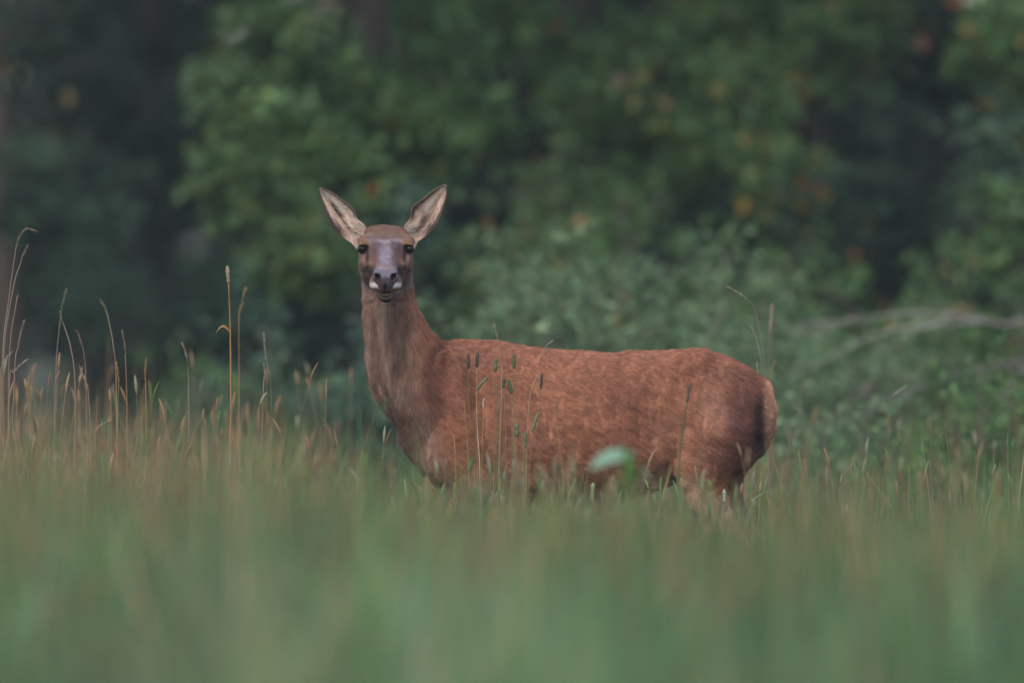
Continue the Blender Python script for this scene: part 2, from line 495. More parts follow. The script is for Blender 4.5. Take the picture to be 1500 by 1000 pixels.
ribs = .0042 * np.sin((DV[:, 0] + .35 * (DV[:, 2] - .9)) * 2 * np.pi / .062) * sstep(DV[:, 0], WX(730), WX(790)) * (1 - sstep(DV[:, 0], WX(900), WX(950))) * sstep(DV[:, 2], .72, .82) * (1 - sstep(DV[:, 2], .95, 1.05))
DV = DV + DN * ((dsp + ribs) * body_w)[:, None]

def mixc(c, col, w): return c * (1 - w[:, None]) + np.array(col) * w[:, None]
def blob(P, px, py, rx, ry, soft=.6):
    q_ = np.sqrt(((P[:, 0] - WX(px)) / (rx / S)) ** 2 + ((P[:, 2] - WZ(py)) / (ry / S)) ** 2)
    return 1 - sstep(q_, 1 - soft, 1 + soft * .4)

def coat(P):
    """coat colour of the hind by place on the body, some shade and sheen painted in"""
    n = len(P)
    c = np.tile(np.array([.250, .103, .057]), (n, 1))
    big = noise(P, 6., 11); mid = noise(P, 18., 12)
    c = mixc(c, (.285, .132, .080), sstep(big, -.2, .8) * .5)
    c = mixc(c, (.16, .060, .038), sstep(-big, 0, .8) * .6)
    c = mixc(c, (.155, .066, .046), np.clip(blob(P, 735, 600, 14, 80) + blob(P, 960, 640, 26, 50) + blob(P, 690, 520, 40, 14), 0, 1) * .40)  # shade painted behind the shoulder, in the flank hollow and at the withers
    back = sstep(P[:, 2], WZ(545), WZ(512)) * (P[:, 0] > WX(660))
    c = mixc(c, (.27, .115, .075), back * .5)  # lighter back line: rim light from above painted into the coat
    # neck: greyish throat, red-brown along the far edge and down to the shoulder
    nw = (1 - sstep(P[:, 0] + .22 * (P[:, 2] - 1.0), WX(596), WX(645))) * (P[:, 2] > .6)
    c = mixc(c, (.215, .126, .090), nw * .9)
    st_ = noise(P, np.array([60., 60., 9.]), 13)
    c = mixc(c, (.085, .052, .042), nw * sstep(st_, .0, .6) * .75)
    c = mixc(c, (.33, .24, .19), nw * sstep(-st_, .1, .7) * .5)
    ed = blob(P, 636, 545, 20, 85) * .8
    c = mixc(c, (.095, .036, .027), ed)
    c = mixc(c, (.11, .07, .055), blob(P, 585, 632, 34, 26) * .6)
    c = mixc(c, (.30, .19, .14), blob(P, 615, 625, 20, 45) * .4)
    # under parts
    c = mixc(c, (.36, .25, .185), sstep(-P[:, 2], -WZ(712), -WZ(742)) * (P[:, 0] > WX(700)) * .8)
    c = mixc(c, (.42, .27, .19), blob(P, 962, 715, 60, 26) * .7)
    c = mixc(c, (.40, .26, .19), blob(P, 758, 700, 16, 34) * .8)
    # haunch
    c = mixc(c, (.30, .155, .105), blob(P, 1040, 600, 26, 46) * .5)
    c = mixc(c, (.105, .045, .037), blob(P, 1088, 622, 32, 92) * .85)  # dark brown thigh, with its shadow painted in
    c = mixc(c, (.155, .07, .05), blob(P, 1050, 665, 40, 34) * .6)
    c = mixc(c, (.36, .22, .155), blob(P, 1012, 726, 26, 34) * .55)
    c = mixc(c, (.15, .075, .05), blob(P, 1050, 545, 44, 10) * .4)
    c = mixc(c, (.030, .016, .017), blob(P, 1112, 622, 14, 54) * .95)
    pt = sstep(P[:, 0] - (WX(1118) + .05 * np.abs(P[:, 2] - WZ(600))), -.018, .012) * (P[:, 2] > WZ(668)) * (P[:, 2] < WZ(548))
    c = mixc(c, (.50, .27, .165), pt * .9)
    c = mixc(c, (.30, .20, .15), sstep(-P[:, 2], -.60, -.45) * .6)
    c = mixc(c, (.03, .025, .022), sstep(-P[:, 2], -.055, -.04))
    # head
    t, r, u = head_coords(P); ar = np.abs(r)
    hm = sstep(t, -.02, .03) * (P[:, 2] > WZ(446)) * (u > -.14)
    h = np.tile(np.array([.150, .086, .066]), (n, 1))
    edge = .012 * noise(P, 45., 15)
    h = mixc(h, (.140, .076, .054), (1 - sstep(t + edge, .082, .105)) * sstep(u, .0, .03))                     # crown
    h = mixc(h, (.075, .042, .034), sstep(ar, .058, .074) * (1 - sstep(t, .07, .1)) * sstep(u, .0, .02) * .8)   # dark below the ears
    h = mixc(h, (.30, .20, .165), np.exp(-((t - .092) / .012) ** 2 - ((ar - .055) / .018) ** 2) * sstep(u, .01, .03) * .5)  # pale arch over the brow
    h = mixc(h, (.125, .088, .092), sstep(t + edge, .092, .112) * (1 - sstep(ar, .046, .062)) * sstep(u, -.01, .012) * .9)   # grey forehead
    h = mixc(h, (.070, .040, .038), np.exp(-((t - .16) / .045) ** 2 - ((ar - .038) / .012) ** 2) * sstep(u, .0, .015) * .85)  # dark sides of the bridge
    h = mixc(h, (.165, .132, .152), sstep(t, .13, .19) * (1 - sstep(ar + edge * .5, .012, .026)) * sstep(u, -.01, .01) * .85)  # bridge
    h = mixc(h, (.27, .135, .06), (np.exp(-((t - .108) / .03) ** 2 - ((ar - .066) / .014) ** 2 - ((u - .03) / .018) ** 2)) * .9)  # tawny brow
    h = mixc(h, (.035, .022, .022), np.exp(-((t - .160) / .040) ** 2 - ((ar - .060) / .007) ** 2 - ((u - .002) / .020) ** 2) * .9)   # tear line
    h = mixc(h, (.25, .125, .070), np.exp(-((t - .175) / .04) ** 2 - ((ar - .060) / .012) ** 2 - ((u + .03) / .022) ** 2) * .65)
    h = mixc(h, (.055, .034, .036), np.exp(-((t - .235) / .026) ** 2 - ((ar - .047) / .012) ** 2 - ((u + .015) / .024) ** 2) * .9)  # dark band behind the nose
    h = mixc(h, (.045, .028, .030), np.exp(-((t - .198) / .030) ** 2 - ((ar - .053) / .016) ** 2 - ((u + .030) / .018) ** 2) * .85)
    h = mixc(h, (.20, .14, .125), (1 - sstep(u, -.085, -.05)) * (1 - sstep(t, .2, .25)) * .7)            # jaw
    h = mixc(h, (.06, .038, .036), sstep(noise(P, np.array([50., 50., 60.]), 16), .15, .6) * (1 - sstep(u, -.03, -.01)) * (1 - sstep(t, .22, .25)) * .55)
    h = mixc(h, (.22, .165, .155), sstep(t, .262, .280) * (1 - sstep(t, .298, .310)) * sstep(u, -.03, -.005) * .5)  # pale ring
    fr = sstep(t, .07, .10)
    def mark(px, py, rx, ry, col, w=.9, both=True, soft=.8):
        q_ = blob(P, px, py, rx, ry, soft)
        if both: q_ = np.maximum(q_, blob(P, 1132.5 - px, py, rx, ry, soft))
        return mixc(h, col, q_ * fr * w)
    h = mark(566, 343, 30, 9, (.135, .076, .054), .6)
    h = mark(555, 360, 13, 8, (.085, .058, .064), .85)
    h = mark(548, 353, 17, 3.5, (.20, .155, .165), .7)
    h = mark(566, 355, 9, 3, (.27, .21, .21), .7, False)
    h = mark(566, 374, 9, 18, (.175, .145, .180), .85, False)
    h = mark(549, 377, 8, 13, (.105, .055, .044), .8)
    h = mark(537, 358, 6, 5, (.25, .13, .06), .6)
    h = mark(539.5, 378, 3, 12, (.028, .018, .018), .95)
    h = mark(532, 385, 5, 9, (.24, .125, .075), .7)
    h = mark(545, 386, 4, 6, (.22, .115, .070), .6)
    h = mark(546, 400, 6, 7, (.032, .022, .024), .95)
    h = mark(535, 397, 6, 5, (.05, .032, .032), .8)
    h = mark(534, 412, 7, 5, (.21, .15, .13), .6)
    h = mark(537, 424, 7, 6, (.10, .066, .058), .7)
    h = mark(566, 391, 15, 5, (.19, .145, .14), .6, False)
    nhw = .012 + .027 * sstep(u, -.050, -.010)
    lip = np.maximum(blob(P, 549.5, 418.5, 8.5, 5, .75), blob(P, 583, 418.5, 8.5, 5, .75)) * (t > .22)
    h = mixc(h, (.72, .64, .56), lip * .95)
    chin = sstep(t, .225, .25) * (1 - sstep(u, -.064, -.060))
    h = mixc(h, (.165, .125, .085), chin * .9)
    h = mixc(h, (.014, .011, .012), np.maximum(chin, sstep(t, .2, .22)) * (1 - sstep(u, -.090, -.083)))  # near-black chin underside: dark hair, with the shade below the chin painted in
    h = mixc(h, (.05, .03, .03), sstep(t, .24, .26) * (1 - sstep(ar, .040, .048)) * (1 - sstep(np.abs(u + .057), .002, .0045)))
    nose = sstep(t, .300, .310) * (1 - sstep(ar, nhw - .002, nhw + .003)) * sstep(u, -.057, -.051)
    h = mixc(h, (.034, .025, .030), nose)
    h = mixc(h, (.17, .15, .195), nose * sstep(u + .35 * ar, -.006, .004) * .75)  # bluish sheen painted on the upper nose pad
    nos = np.exp(-((ar - .0262) / .0105) ** 2 - ((u + .005) / .0130) ** 2) * (t > .295)
    h = mixc(h, (.020, .012, .012), np.clip(nos * 1.5, 0, 1))
    ey = np.sqrt(((t - .119) / .030) ** 2 + ((u - .012) / .021) ** 2) 
    h = mixc(h, (.022, .014, .013), (1 - sstep(ey, .75, 1.0)) * (ar > .055))
    fn = noise(P, 70., 14)
    h = h * (1 + .22 * fn[:, None] + .16 * noise(P, 150., 17)[:, None])
    sA, cA = .85 * P[:, 0] - .52 * P[:, 2], .52 * P[:, 0] + .85 * P[:, 2]
    strk = noise(np.stack([sA * 32, P[:, 1] * 80, cA * 115], 1), 1., 18)
    c = c * (1 + .08 * mid[:, None] + .15 * (strk * (1 - nw))[:, None])
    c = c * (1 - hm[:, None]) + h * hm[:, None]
    return np.clip(c, .004, .9)

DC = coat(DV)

# --- ears: cupped shells rooted in the skull, part of the same skin
def ear(edge_in, edge_out, seed, side):
    n, m_ = 44, 22
    A = spline([(WX(a), WZ(b)) for a, b in edge_in], n); B = spline([(WX(a), WZ(b)) for a, b in edge_out], n)
    s_ = np.linspace(0, 1, n)[:, None]; w = np.linspace(0, 1, m_)[None, :]
    X = A[:, :1] * (1 - w) + B[:, :1] * w; Z = A[:, 1:] * (1 - w) + B[:, 1:] * w
    width = np.linalg.norm(A - B, axis=1)[:, None]
    bow = np.sin(np.pi * w) ** .8
    Y = HO[1] - .012 - .02 * s_ + bow * width * .34 + .025 * (w - .5) * (1 if side > 0 else 1) * (1 - s_)
    Y = Y + .003 * np.sin(w * 21 + s_ * 6) * (1 - s_) * bow
    front = np.stack([X, Y, Z], -1)
    # outward normal of the cup (towards camera)
    du = np.gradient(front, axis=0); dv = np.gradient(front, axis=1)
    Nn = np.cross(du, dv); Nn /= np.linalg.norm(Nn, axis=2)[..., None] + 1e-9
    Nn *= np.sign(-Nn[..., 1:2] + 1e-9)
    th = (.0042 * np.sin(np.pi * np.clip(w, .02, .98)) ** .5 + .0008) * np.ones_like(s_)
    back = front - Nn * th[..., None] * 1.6
    V = np.concatenate([front.reshape(-1, 3), back.reshape(-1, 3)])
    f = []
    o = n * m_
    for i in range(n - 1):
        for j in range(m_ - 1):
            a = i * m_ + j
            f.append((a, a + 1, a + m_ + 1, a + m_)); f.append((o + a, o + a + m_, o + a + m_ + 1, o + a + 1))
        a = i * m_; f.append((a, a + m_, o + a + m_, o + a))
        a = i * m_ + m_ - 1; f.append((a, o + a, o + a + m_, a + m_))
    for j in range(m_ - 1):
        a = (n - 1) * m_ + j; f.append((a, a + 1, o + a + 1, o + a))
    f = np.array(f)
    # colours
    P = front.reshape(-1, 3); ww = np.broadcast_to(w, (n, m_)).ravel(); ss = np.broadcast_to(s_, (n, m_)).ravel()
    c = np.tile(np.array([.78, .58, .475]), (n * m_, 1))
    stv = noise(np.stack([ww * 9, ss * 3, np.full(n * m_, seed)], 1), 1., seed)
    st2 = noise(np.stack([ww * 5, ss * 9, np.full(n * m_, seed)], 1), 1., seed + 5)
    c = mixc(c, (.85, .70, .59), sstep(stv, 0, .6) * .6)
    c = mixc(c, (.30, .175, .13), sstep(-stv, .15, .7) * .6)
    mid = np.exp(-((ww - .54 - .13 * st2) / .11) ** 2) * sstep(ss, .06, .2) * (1 - sstep(ss, .55, .75))
    c = mixc(c, (.10, .055, .042), np.clip(mid * sstep(stv, -.5, .1) * 1.5, 0, .92))
    dk = sstep(ww + .1 * stv, .62, .76) * np.exp(-((ss - .36) / .17) ** 2)
    c = mixc(c, (.07, .04, .034), dk * .85)
    rim = np.maximum(np.maximum(1 - sstep(ww + .03 * stv, .06, .12), sstep(ww + .04 * stv, .84, .92)) * sstep(ss, .18, .36), sstep(ss, .90, .96))
    c = mixc(c, (.045, .030, .027), rim * .92)
    tipw = sstep(ss, .965, .99)
    c = mixc(c, (.28, .24, .21), tipw * .5)
    cb = np.tile(np.array([.13, .075, .055]), (n * m_, 1))
    cb = mixc(cb, (.05, .035, .03), sstep(ss, .7, .95))
    return V, f, np.concatenate([c, cb]), front

earL = ear([(539, 344), (534, 331), (523, 321), (518, 307), (505, 296), (490, 285), (477, 278.5), (471.5, 277.5)],
           [(525, 366), (516, 356), (502, 347), (489, 333), (479, 315), (472, 296), (468.5, 283), (469, 278)], 21, -1)
earR = ear([(592, 344), (594, 331), (602, 321), (605, 305), (618, 294), (633, 282), (646, 273.5), (651, 271.5)],
           [(607, 366), (612, 354), (624, 346), (637, 334), (645, 318), (650, 302), (654.5, 285), (653.5, 273)], 22, 1)
allV, allF, allC = [DV], [DQ], [DC]; off = len(DV)
for V_, f_, c_, _ in (earL, earR):
    allV.append(V_); allF.append(f_ + off); allC.append(c_); off += len(V_)

deer = empty('red_deer', (WX(840), 0, 0))
tag(deer, 'reddish brown female deer standing in tall grass, head turned to the camera', 'deer')
bodyV = np.concatenate(allV); bodyF = np.concatenate(allF); bodyC = np.concatenate(allC)
dloc = np.array(deer.location)
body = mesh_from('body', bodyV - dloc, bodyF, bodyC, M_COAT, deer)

# --- eyes
def eye(sd):
    g = Geo()
    c = HW(.112, sd * .0765, .010)
    nu, nv = 20, 14; V = []; F = []
    for i in range(nv + 1):
        for j in range(nu):
            a, b = math.pi * i / nv, 2 * math.pi * j / nu
            V.append((math.sin(a) * math.cos(b), math.sin(a) * math.sin(b), math.cos(a)))
    for i in range(nv):
        for j in range(nu):
            F.append((i * nu + j, i * nu + (j + 1) % nu, (i + 1) * nu + (j + 1) % nu, (i + 1) * nu + j))
    g.add(np.array(V) * .0165 + c - dloc, F, (0, 0, 0))
    return g.build('eye', M_EYE, deer)
eye(-1); eye(1)

# --- short hair of the coat as real strands
rng = np.random.default_rng(7)
tri = np.concatenate([DQ[:, [0, 1, 2]], DQ[:, [0, 2, 3]]])
ar_ = np.linalg.norm(np.cross(DV[tri[:, 1]] - DV[tri[:, 0]], DV[tri[:, 2]] - DV[tri[:, 0]]), axis=1)
cen = DV[tri].mean(1)
tt, r2, u2 = head_coords(cen)
is_head = (tt > .0) & (cen[:, 2] > WZ(446)) & (u2 > -.135)
eyed = np.minimum(np.linalg.norm(cen - HW(.118, -.085, .012), axis=1), np.linalg.norm(cen - HW(.118, .085, .012), axis=1))
wgt = ar_ * np.where(is_head, 3.0, 1.0) * (cen[:, 2] > .42) * ~(is_head & (tt > .298)) * ~(is_head & (eyed < .024))
wgt = wgt * np.where(cen[:, 1] > .1, .35, 1)
NH = 380000
pick = rng.choice(len(tri), NH, p=wgt / wgt.sum())
b1, b2 = rng.random(NH), rng.random(NH); fl = b1 + b2 > 1; b1[fl] = 1 - b1[fl]; b2[fl] = 1 - b2[fl]
DN = vnormals(DV, DQ)
T = tri[pick]
root = DV[T[:, 0]] * (1 - b1 - b2)[:, None] + DV[T[:, 1]] * b1[:, None] + DV[T[:, 2]] * b2[:, None]
nrm = DN[T[:, 0]] * (1 - b1 - b2)[:, None] + DN[T[:, 1]] * b1[:, None] + DN[T[:, 2]] * b2[:, None]
tt, r2, u2 = head_coords(root)
hw_ = (sstep(tt, .0, .03) * (root[:, 2] > WZ(446)) * (u2 > -.135))[:, None]
nk_ = ((1 - sstep(root[:, 0], WX(610), WX(670))) * 1.0)[:, None]
flow = np.array([.9, 0, -.55]) * (1 - nk_) + np.array([.12, 0, -1.]) * nk_
lowl = sstep(-root[:, 2], -.72, -.6)[:, None]
flow = flow * (1 - lowl) + np.array([.2, 0, -1.]) * lowl
flow = flow * (1 - hw_) + (-HF * 1.0 + np.array([0, 0, -.05])) * hw_
flow = flow + (.26 + .2 * nk_ * (1 - hw_)) * np.stack([noise(root, 40., 31), noise(root, 40., 32), noise(root, 40., 33)], 1) + .16 * rng.normal(size=(NH, 3))
flow -= nrm * np.sum(flow * nrm, 1)[:, None]
flow /= np.linalg.norm(flow, axis=1)[:, None] + 1e-9
lift = .34 + .12 * noise(root, 48., 35) + .08 * rng.normal(size=NH)
L = (.014 + .022 * nk_[:, 0] * (root[:, 2] < WZ(446))) * (1 - hw_[:, 0]) + .0065 * hw_[:, 0]
L = L * rng.uniform(.6, 1.3, NH)
NPT = 4
pts = np.zeros((NH, NPT, 3), np.float32)
for k_ in range(NPT):
    s_ = k_ / (NPT - 1)
    pts[:, k_] = root - nrm * .001 + flow * (L * s_)[:, None] + nrm * (L * np.clip(lift, .05, .8) * (s_ - .45 * s_ * s_))[:, None]
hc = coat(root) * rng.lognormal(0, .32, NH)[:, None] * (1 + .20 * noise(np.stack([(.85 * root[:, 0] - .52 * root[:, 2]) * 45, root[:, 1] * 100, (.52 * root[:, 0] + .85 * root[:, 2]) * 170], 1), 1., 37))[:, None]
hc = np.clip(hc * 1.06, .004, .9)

def hair_object(name, pts, cols, rad, mat, parent):
    n, k = pts.shape[:2]
    cu = bpy.data.hair_curves.new(name)
    cu.add_curves([k] * n)
    cu.attributes['position'].data.foreach_set('vector', pts.astype(np.float32).ravel())
    ra = cu.attributes.get('radius') or cu.attributes.new('radius', 'FLOAT', 'POINT')
    prof = np.linspace(1, .25, k)[None, :] * np.asarray(rad).reshape(-1, 1) * np.ones((n, 1))
    ra.data.foreach_set('value', prof.astype(np.float32).ravel())
    ca = cu.attributes.new('Col', 'FLOAT_COLOR', 'CURVE')
    c4 = np.ones((n, 4), np.float32); c4[:, :3] = cols
    ca.data.foreach_set('color', c4.ravel())
    cu.materials.append(mat)
    o = bpy.data.objects.new(name, cu); COL.objects.link(o); o.parent = parent
    o['kind'] = 'stuff'
    return o
m, nt, p, out = new_mat('hair')
a = nt.nodes.new('ShaderNodeAttribute'); a.attribute_name = 'Col'
nt.links.new(a.outputs['Color'], p.inputs['Base Color'])
p.inputs['Roughness'].default_value = .55; p.inputs['Specular IOR Level'].default_value = .25
M_HAIR = m
hair_object('coat_hair', pts - dloc.astype(np.float32), hc, .00046 * (1 - .35 * hw_[:, 0]), M_HAIR, deer)

# hair inside and along the rim of the ears
ep, ec, er = [], [], []
for (V_, f_, c_, front), sd in ((earL, -1), (earR, 1)):
    n, m_ = front.shape[:2]
    ne = 1700
    fi = rng.random(ne) ** .9 * .97; fj = rng.random(ne)
    edge = rng.random(ne) < .45
    fj = np.where(edge, np.where(rng.random(ne) < .5, rng.uniform(0, .1, ne), rng.uniform(.9, 1, ne)), fj)
    ii = np.clip((fi * (n - 1)).astype(int), 0, n - 2); jj = np.clip((fj * (m_ - 1)).astype(int), 0, m_ - 2)
    rt = front[ii, jj] + (front[ii + 1, jj] - front[ii, jj]) * rng.random((ne, 1)) + (front[ii, jj + 1] - front[ii, jj]) * rng.random((ne, 1))
    along = front[np.minimum(ii + 2, n - 1), jj] - front[np.maximum(ii - 1, 0), jj]; along /= np.linalg.norm(along, axis=1)[:, None] + 1e-9
    across = front[ii, m_ // 2] - front[ii, jj]; across /= np.linalg.norm(across, axis=1)[:, None] + 1e-6
    fl_ = along * .55 + across * np.where(edge, -.35, .6)[:, None] + np.array([0, -.75, 0]) + .25 * rng.normal(size=(ne, 3))
    fl_ /= np.linalg.norm(fl_, axis=1)[:, None]
    LL = np.where(edge, .007, .021) * rng.uniform(.5, 1.3, ne) * (1 - .75 * fi)
    pp = np.stack([rt + fl_ * (LL * q_)[:, None] + along * (LL * .4 * q_ * q_)[:, None] for q_ in (0, .34, .67, 1)], 1)
    cc = c_[ii * m_ + jj] * rng.lognormal(.33, .22, ne)[:, None]
    ep.append(pp); ec.append(cc); er.append(np.full(ne, .0006))
hair_object('ear_hair', np.concatenate(ep) - dloc, np.clip(np.concatenate(ec), .004, .9), np.concatenate(er), M_HAIR, deer)

# ------------------------------------------------------------------ wood edge behind the meadow
RG = np.random.default_rng(42)
GREENS = {
    'mid':   [(.082, .155, .046), (.108, .180, .052), (.066, .135, .050), (.088, .165, .064)],
    'bright': [(.088, .155, .048), (.074, .138, .052), (.103, .155, .048), (.064, .122, .052)],
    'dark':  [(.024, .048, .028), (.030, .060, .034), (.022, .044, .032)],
    'grey':  [(.140, .210, .105), (.110, .180, .088), (.160, .230, .118), (.090, .150, .072)],
    'teal':  [(.058, .112, .072), (.070, .130, .080), (.082, .138, .086)],
    'autumn': [(.30, .16, .03), (.26, .20, .035), (.32, .10, .025), (.20, .18, .04)],
    'bracken': [(.16, .075, .03), (.13, .065, .03), (.10, .09, .035)],
}
def leaves(geo, cen, rad, n, size, pal, shape=.55, autumn=0.0, droop=.3):
    """n leaves spread through an uneven clump: cen (3), rad (3)"""
    cen = np.asarray(cen, float); rad = np.broadcast_to(np.asarray(rad, float), (3,))
    # sub-clumps for light and dark masses
    k = max(3, n // 26)
    sub = RG.normal(size=(k, 3)) * .55
    sub /= np.maximum(1, np.linalg.norm(sub, axis=1))[:, None]
    w = RG.integers(0, k, n)
    P = sub[w] + RG.normal(size=(n, 3)) * .17
    P = cen + P * rad
    P[:, 2] = np.maximum(P[:, 2], .03)
    nr = RG.normal(size=(n, 3)) + np.array([0, -.25, .7]); nr /= np.linalg.norm(nr, axis=1)[:, None]
    dr = RG.normal(size=(n, 3)) + np.array([0, 0, -droop * 2]); dr -= nr * np.sum(dr * nr, 1)[:, None]; dr /= np.linalg.norm(dr, axis=1)[:, None] + 1e-9
    sdv = np.cross(nr, dr)
    L = size * RG.uniform(.6, 1.35, n)[:, None]
    W = L * shape * .5
    V = np.stack([P, P + dr * L * .45 + sdv * W + nr * L * .05, P + dr * L - nr * L * .06, P + dr * L * .45 - sdv * W + nr * L * .05], 1).reshape(-1, 3)
    F = np.arange(n * 4).reshape(n, 4)
    pc = np.array(GREENS[pal])
    c = pc[RG.integers(0, len(pc), n)]
    subt = RG.lognormal(0, .18, k)
    c = c * subt[w][:, None]
    if autumn:
        au = np.array(GREENS['autumn']); msk = RG.random(n) < autumn
        c[msk] = au[RG.integers(0, len(au), msk.sum())]
    c = c * RG.lognormal(0, .15, n)[:, None]
    geo.add(V, F, np.repeat(c, 4, axis=0))

BARK = (.045, .037, .030); PALEBARK = (.20, .175, .145)
def trunk_geo(geo, x, y, h, r, lean=0.0, col=BARK):
    n = 10
    z = np.linspace(-.1, h, n)
    wob = np.cumsum(RG.normal(size=(n, 2)) * .035 * h / 10, axis=0); wob -= wob[1]
    pts = np.stack([x + wob[:, 0] + lean * z / h, y + wob[:, 1], z], 1)
    rad = r * (1 - .72 * np.linspace(0, 1, n)) * (1 + .35 * np.exp(-np.linspace(0, 1, n) * 14))
    tube(geo, pts, rad, col, 9)
    return pts
def limb(geo, a, b, r0, col, sag=.0, n=6):
    a = np.asarray(a, float); b = np.asarray(b, float)
    s_ = np.linspace(0, 1, n)[:, None]
    p_ = a + (b - a) * s_ + np.array([0, 0, 1]) * (np.sin(np.pi * s_) * (.12 * np.linalg.norm(b - a) - sag))
    p_[1:-1] += RG.normal(size=(n - 2, 3)) * .03 * np.linalg.norm(b - a)
    tube(geo, p_, np.linspace(r0, r0 * .25, n), col, 5)

def tree(name, label, px, d, h, r, boughs, upper, pal, group=None, autumn=0.0, lean=0.0, bark=BARK, up_base=3.6, leafsize=.075, spread=2.0):
    """boughs: low foliage in view (photo x, photo y, radius px, distance, leaves, palette); upper: number of leaf masses of the crown overhead"""
    x, y = WX(px, d), d - D
    root = empty(name, (x, y, 0))
    loc = np.array([x, y, 0.])
    tag(root, label, 'tree', group)
    tg = Geo(); pts = trunk_geo(tg, x, y, h, r, lean, bark)
    cg = Geo()
    def at_h(z): return np.array([np.interp(z, pts[:, 2], pts[:, i]) for i in range(3)])
    for (bx, by, br, bd, n, bp) in boughs:
        c = np.array([WX(bx, bd), bd - D, WZ(by, bd)]); R = br / S * bd / D
        leaves(cg, c, (R, R * .8, R * .85), int(n * 2.3), leafsize, bp or pal, autumn=autumn)
        a = at_h(np.clip(c[2] + RG.uniform(-.2, .5), .6, h * .8))
        limb(tg, a, c, max(.009, r * .10), bark)
        for _ in range(3):
            limb(tg, a + (c - a) * RG.uniform(.5, .9), c + RG.normal(size=3) * R * .6, .006, bark, n=4)
    for i in range(upper):
        zz = RG.uniform(up_base + .6, h + .6); f_ = 1 - max(0, (zz - h * .55) / (h * .6))
        an = RG.uniform(0, 2 * np.pi); rr_ = spread * f_ * math.sqrt(RG.uniform(.05, 1))
        tp_ = at_h(zz - .4)
        c = np.array([tp_[0] + rr_ * math.cos(an), tp_[1] + rr_ * math.sin(an), zz])
        leaves(cg, c, (.95, .95, .6), 330, .17, pal, autumn=autumn * .6)
        limb(tg, at_h(max(zz - .9, up_base - .6)), c, .03, bark)
    to = tg.build('trunk', M_BARK, root); co = cg.build('crown', M_LEAF, root, smooth=False)
    for o in (to, co): o.location = -loc
    return root

B = 'trees along the wood edge'
tree('broadleaf_tree', 'bright green leafy tree left of centre behind the deer, at the dark gap', 560, 60, 9.5, .12,
     [(400, 60, 95, 59, 420, 'bright'), (380, 190, 85, 58.5, 420, 'bright'), (350, 265, 70, 58, 330, 'bright'), (500, 130, 95, 59.5, 420, 'mid'), (470, 260, 90, 58.5, 420, 'mid'),
      (600, 50, 90, 60.5, 380, 'mid'), (640, 180, 85, 59.5, 380, 'mid'), (540, 330, 90, 58.5, 380, 'teal'), (440, 370, 75, 58, 330, 'bright'), (330, 130, 50, 58.6, 200, 'bright')],
     26, 'mid', B, .012)
tree('broadleaf_tree', 'dark green tree with scattered yellow leaves above the deer back', 850, 63, 10.5, .14,
     [(740, 30, 90, 62, 330, 'mid'), (830, 70, 95, 63, 360, 'mid'), (880, 140, 85, 61.5, 330, 'mid'), (760, 230, 80, 62, 300, 'dark'), (960, 60, 100, 62, 380, 'mid'), (980, 190, 100, 61.5, 360, 'mid'),
      (850, 290, 85, 61.5, 330, 'mid'), (700, 180, 60, 60.5, 240, 'mid')],
     28, 'mid', B, .03)
tree('broadleaf_tree', 'green tree turning orange at the upper right', 1190, 64, 10, .13,
     [(1060, 50, 95, 62, 360, 'mid'), (1080, 160, 95, 61, 360, 'mid'), (1160, 100, 90, 62, 330, 'mid'), (1230, 40, 90, 62, 300, 'mid'), (1130, 270, 85, 60.5, 330, 'mid'), (1200, 330, 80, 60, 280, 'dark')],
     28, 'mid', B, .05)
tree('broadleaf_tree', 'tree with rusty leaves at the top right corner', 1500, 63, 9, .12,
     [(1480, 60, 80, 60.5, 300, 'mid'), (1400, 60, 80, 62.5, 260, 'dark'), (1490, 210, 75, 60.5, 300, 'teal'), (1560, 130, 110, 61, 360, 'mid'), (1480, 330, 80, 60, 280, 'mid'), (1370, 120, 50, 63, 140, 'dark')],
     26, 'mid', B, .05)
tree('slender_tree', 'slender brown tree trunk at the left edge of the picture', 12, 70, 11, .085,
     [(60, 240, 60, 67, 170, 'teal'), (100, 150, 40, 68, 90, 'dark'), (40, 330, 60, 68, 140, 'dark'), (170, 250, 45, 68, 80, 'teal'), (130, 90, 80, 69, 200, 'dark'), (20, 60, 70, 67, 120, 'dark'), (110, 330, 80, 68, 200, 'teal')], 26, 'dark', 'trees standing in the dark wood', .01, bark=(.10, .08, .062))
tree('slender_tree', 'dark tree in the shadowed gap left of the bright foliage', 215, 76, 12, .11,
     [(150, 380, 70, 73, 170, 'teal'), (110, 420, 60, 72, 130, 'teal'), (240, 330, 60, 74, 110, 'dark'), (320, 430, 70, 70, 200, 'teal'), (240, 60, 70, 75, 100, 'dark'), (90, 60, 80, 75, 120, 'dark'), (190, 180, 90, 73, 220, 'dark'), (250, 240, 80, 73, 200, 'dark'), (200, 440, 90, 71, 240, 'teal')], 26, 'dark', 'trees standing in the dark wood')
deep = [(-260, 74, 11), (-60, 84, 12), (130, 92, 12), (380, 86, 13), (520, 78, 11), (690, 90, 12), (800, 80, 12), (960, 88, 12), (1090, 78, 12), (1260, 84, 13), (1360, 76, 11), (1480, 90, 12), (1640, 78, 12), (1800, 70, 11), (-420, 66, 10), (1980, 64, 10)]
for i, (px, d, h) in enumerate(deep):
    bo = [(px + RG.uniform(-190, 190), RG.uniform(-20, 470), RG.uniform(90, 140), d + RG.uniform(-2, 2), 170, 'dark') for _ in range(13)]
    tree('forest_tree', 'shadowed forest tree deep inside the wood behind the meadow', px, d, h, .13, bo, 20, 'dark', 'trees deep inside the wood', leafsize=.13, spread=2.6, up_base=3.4)

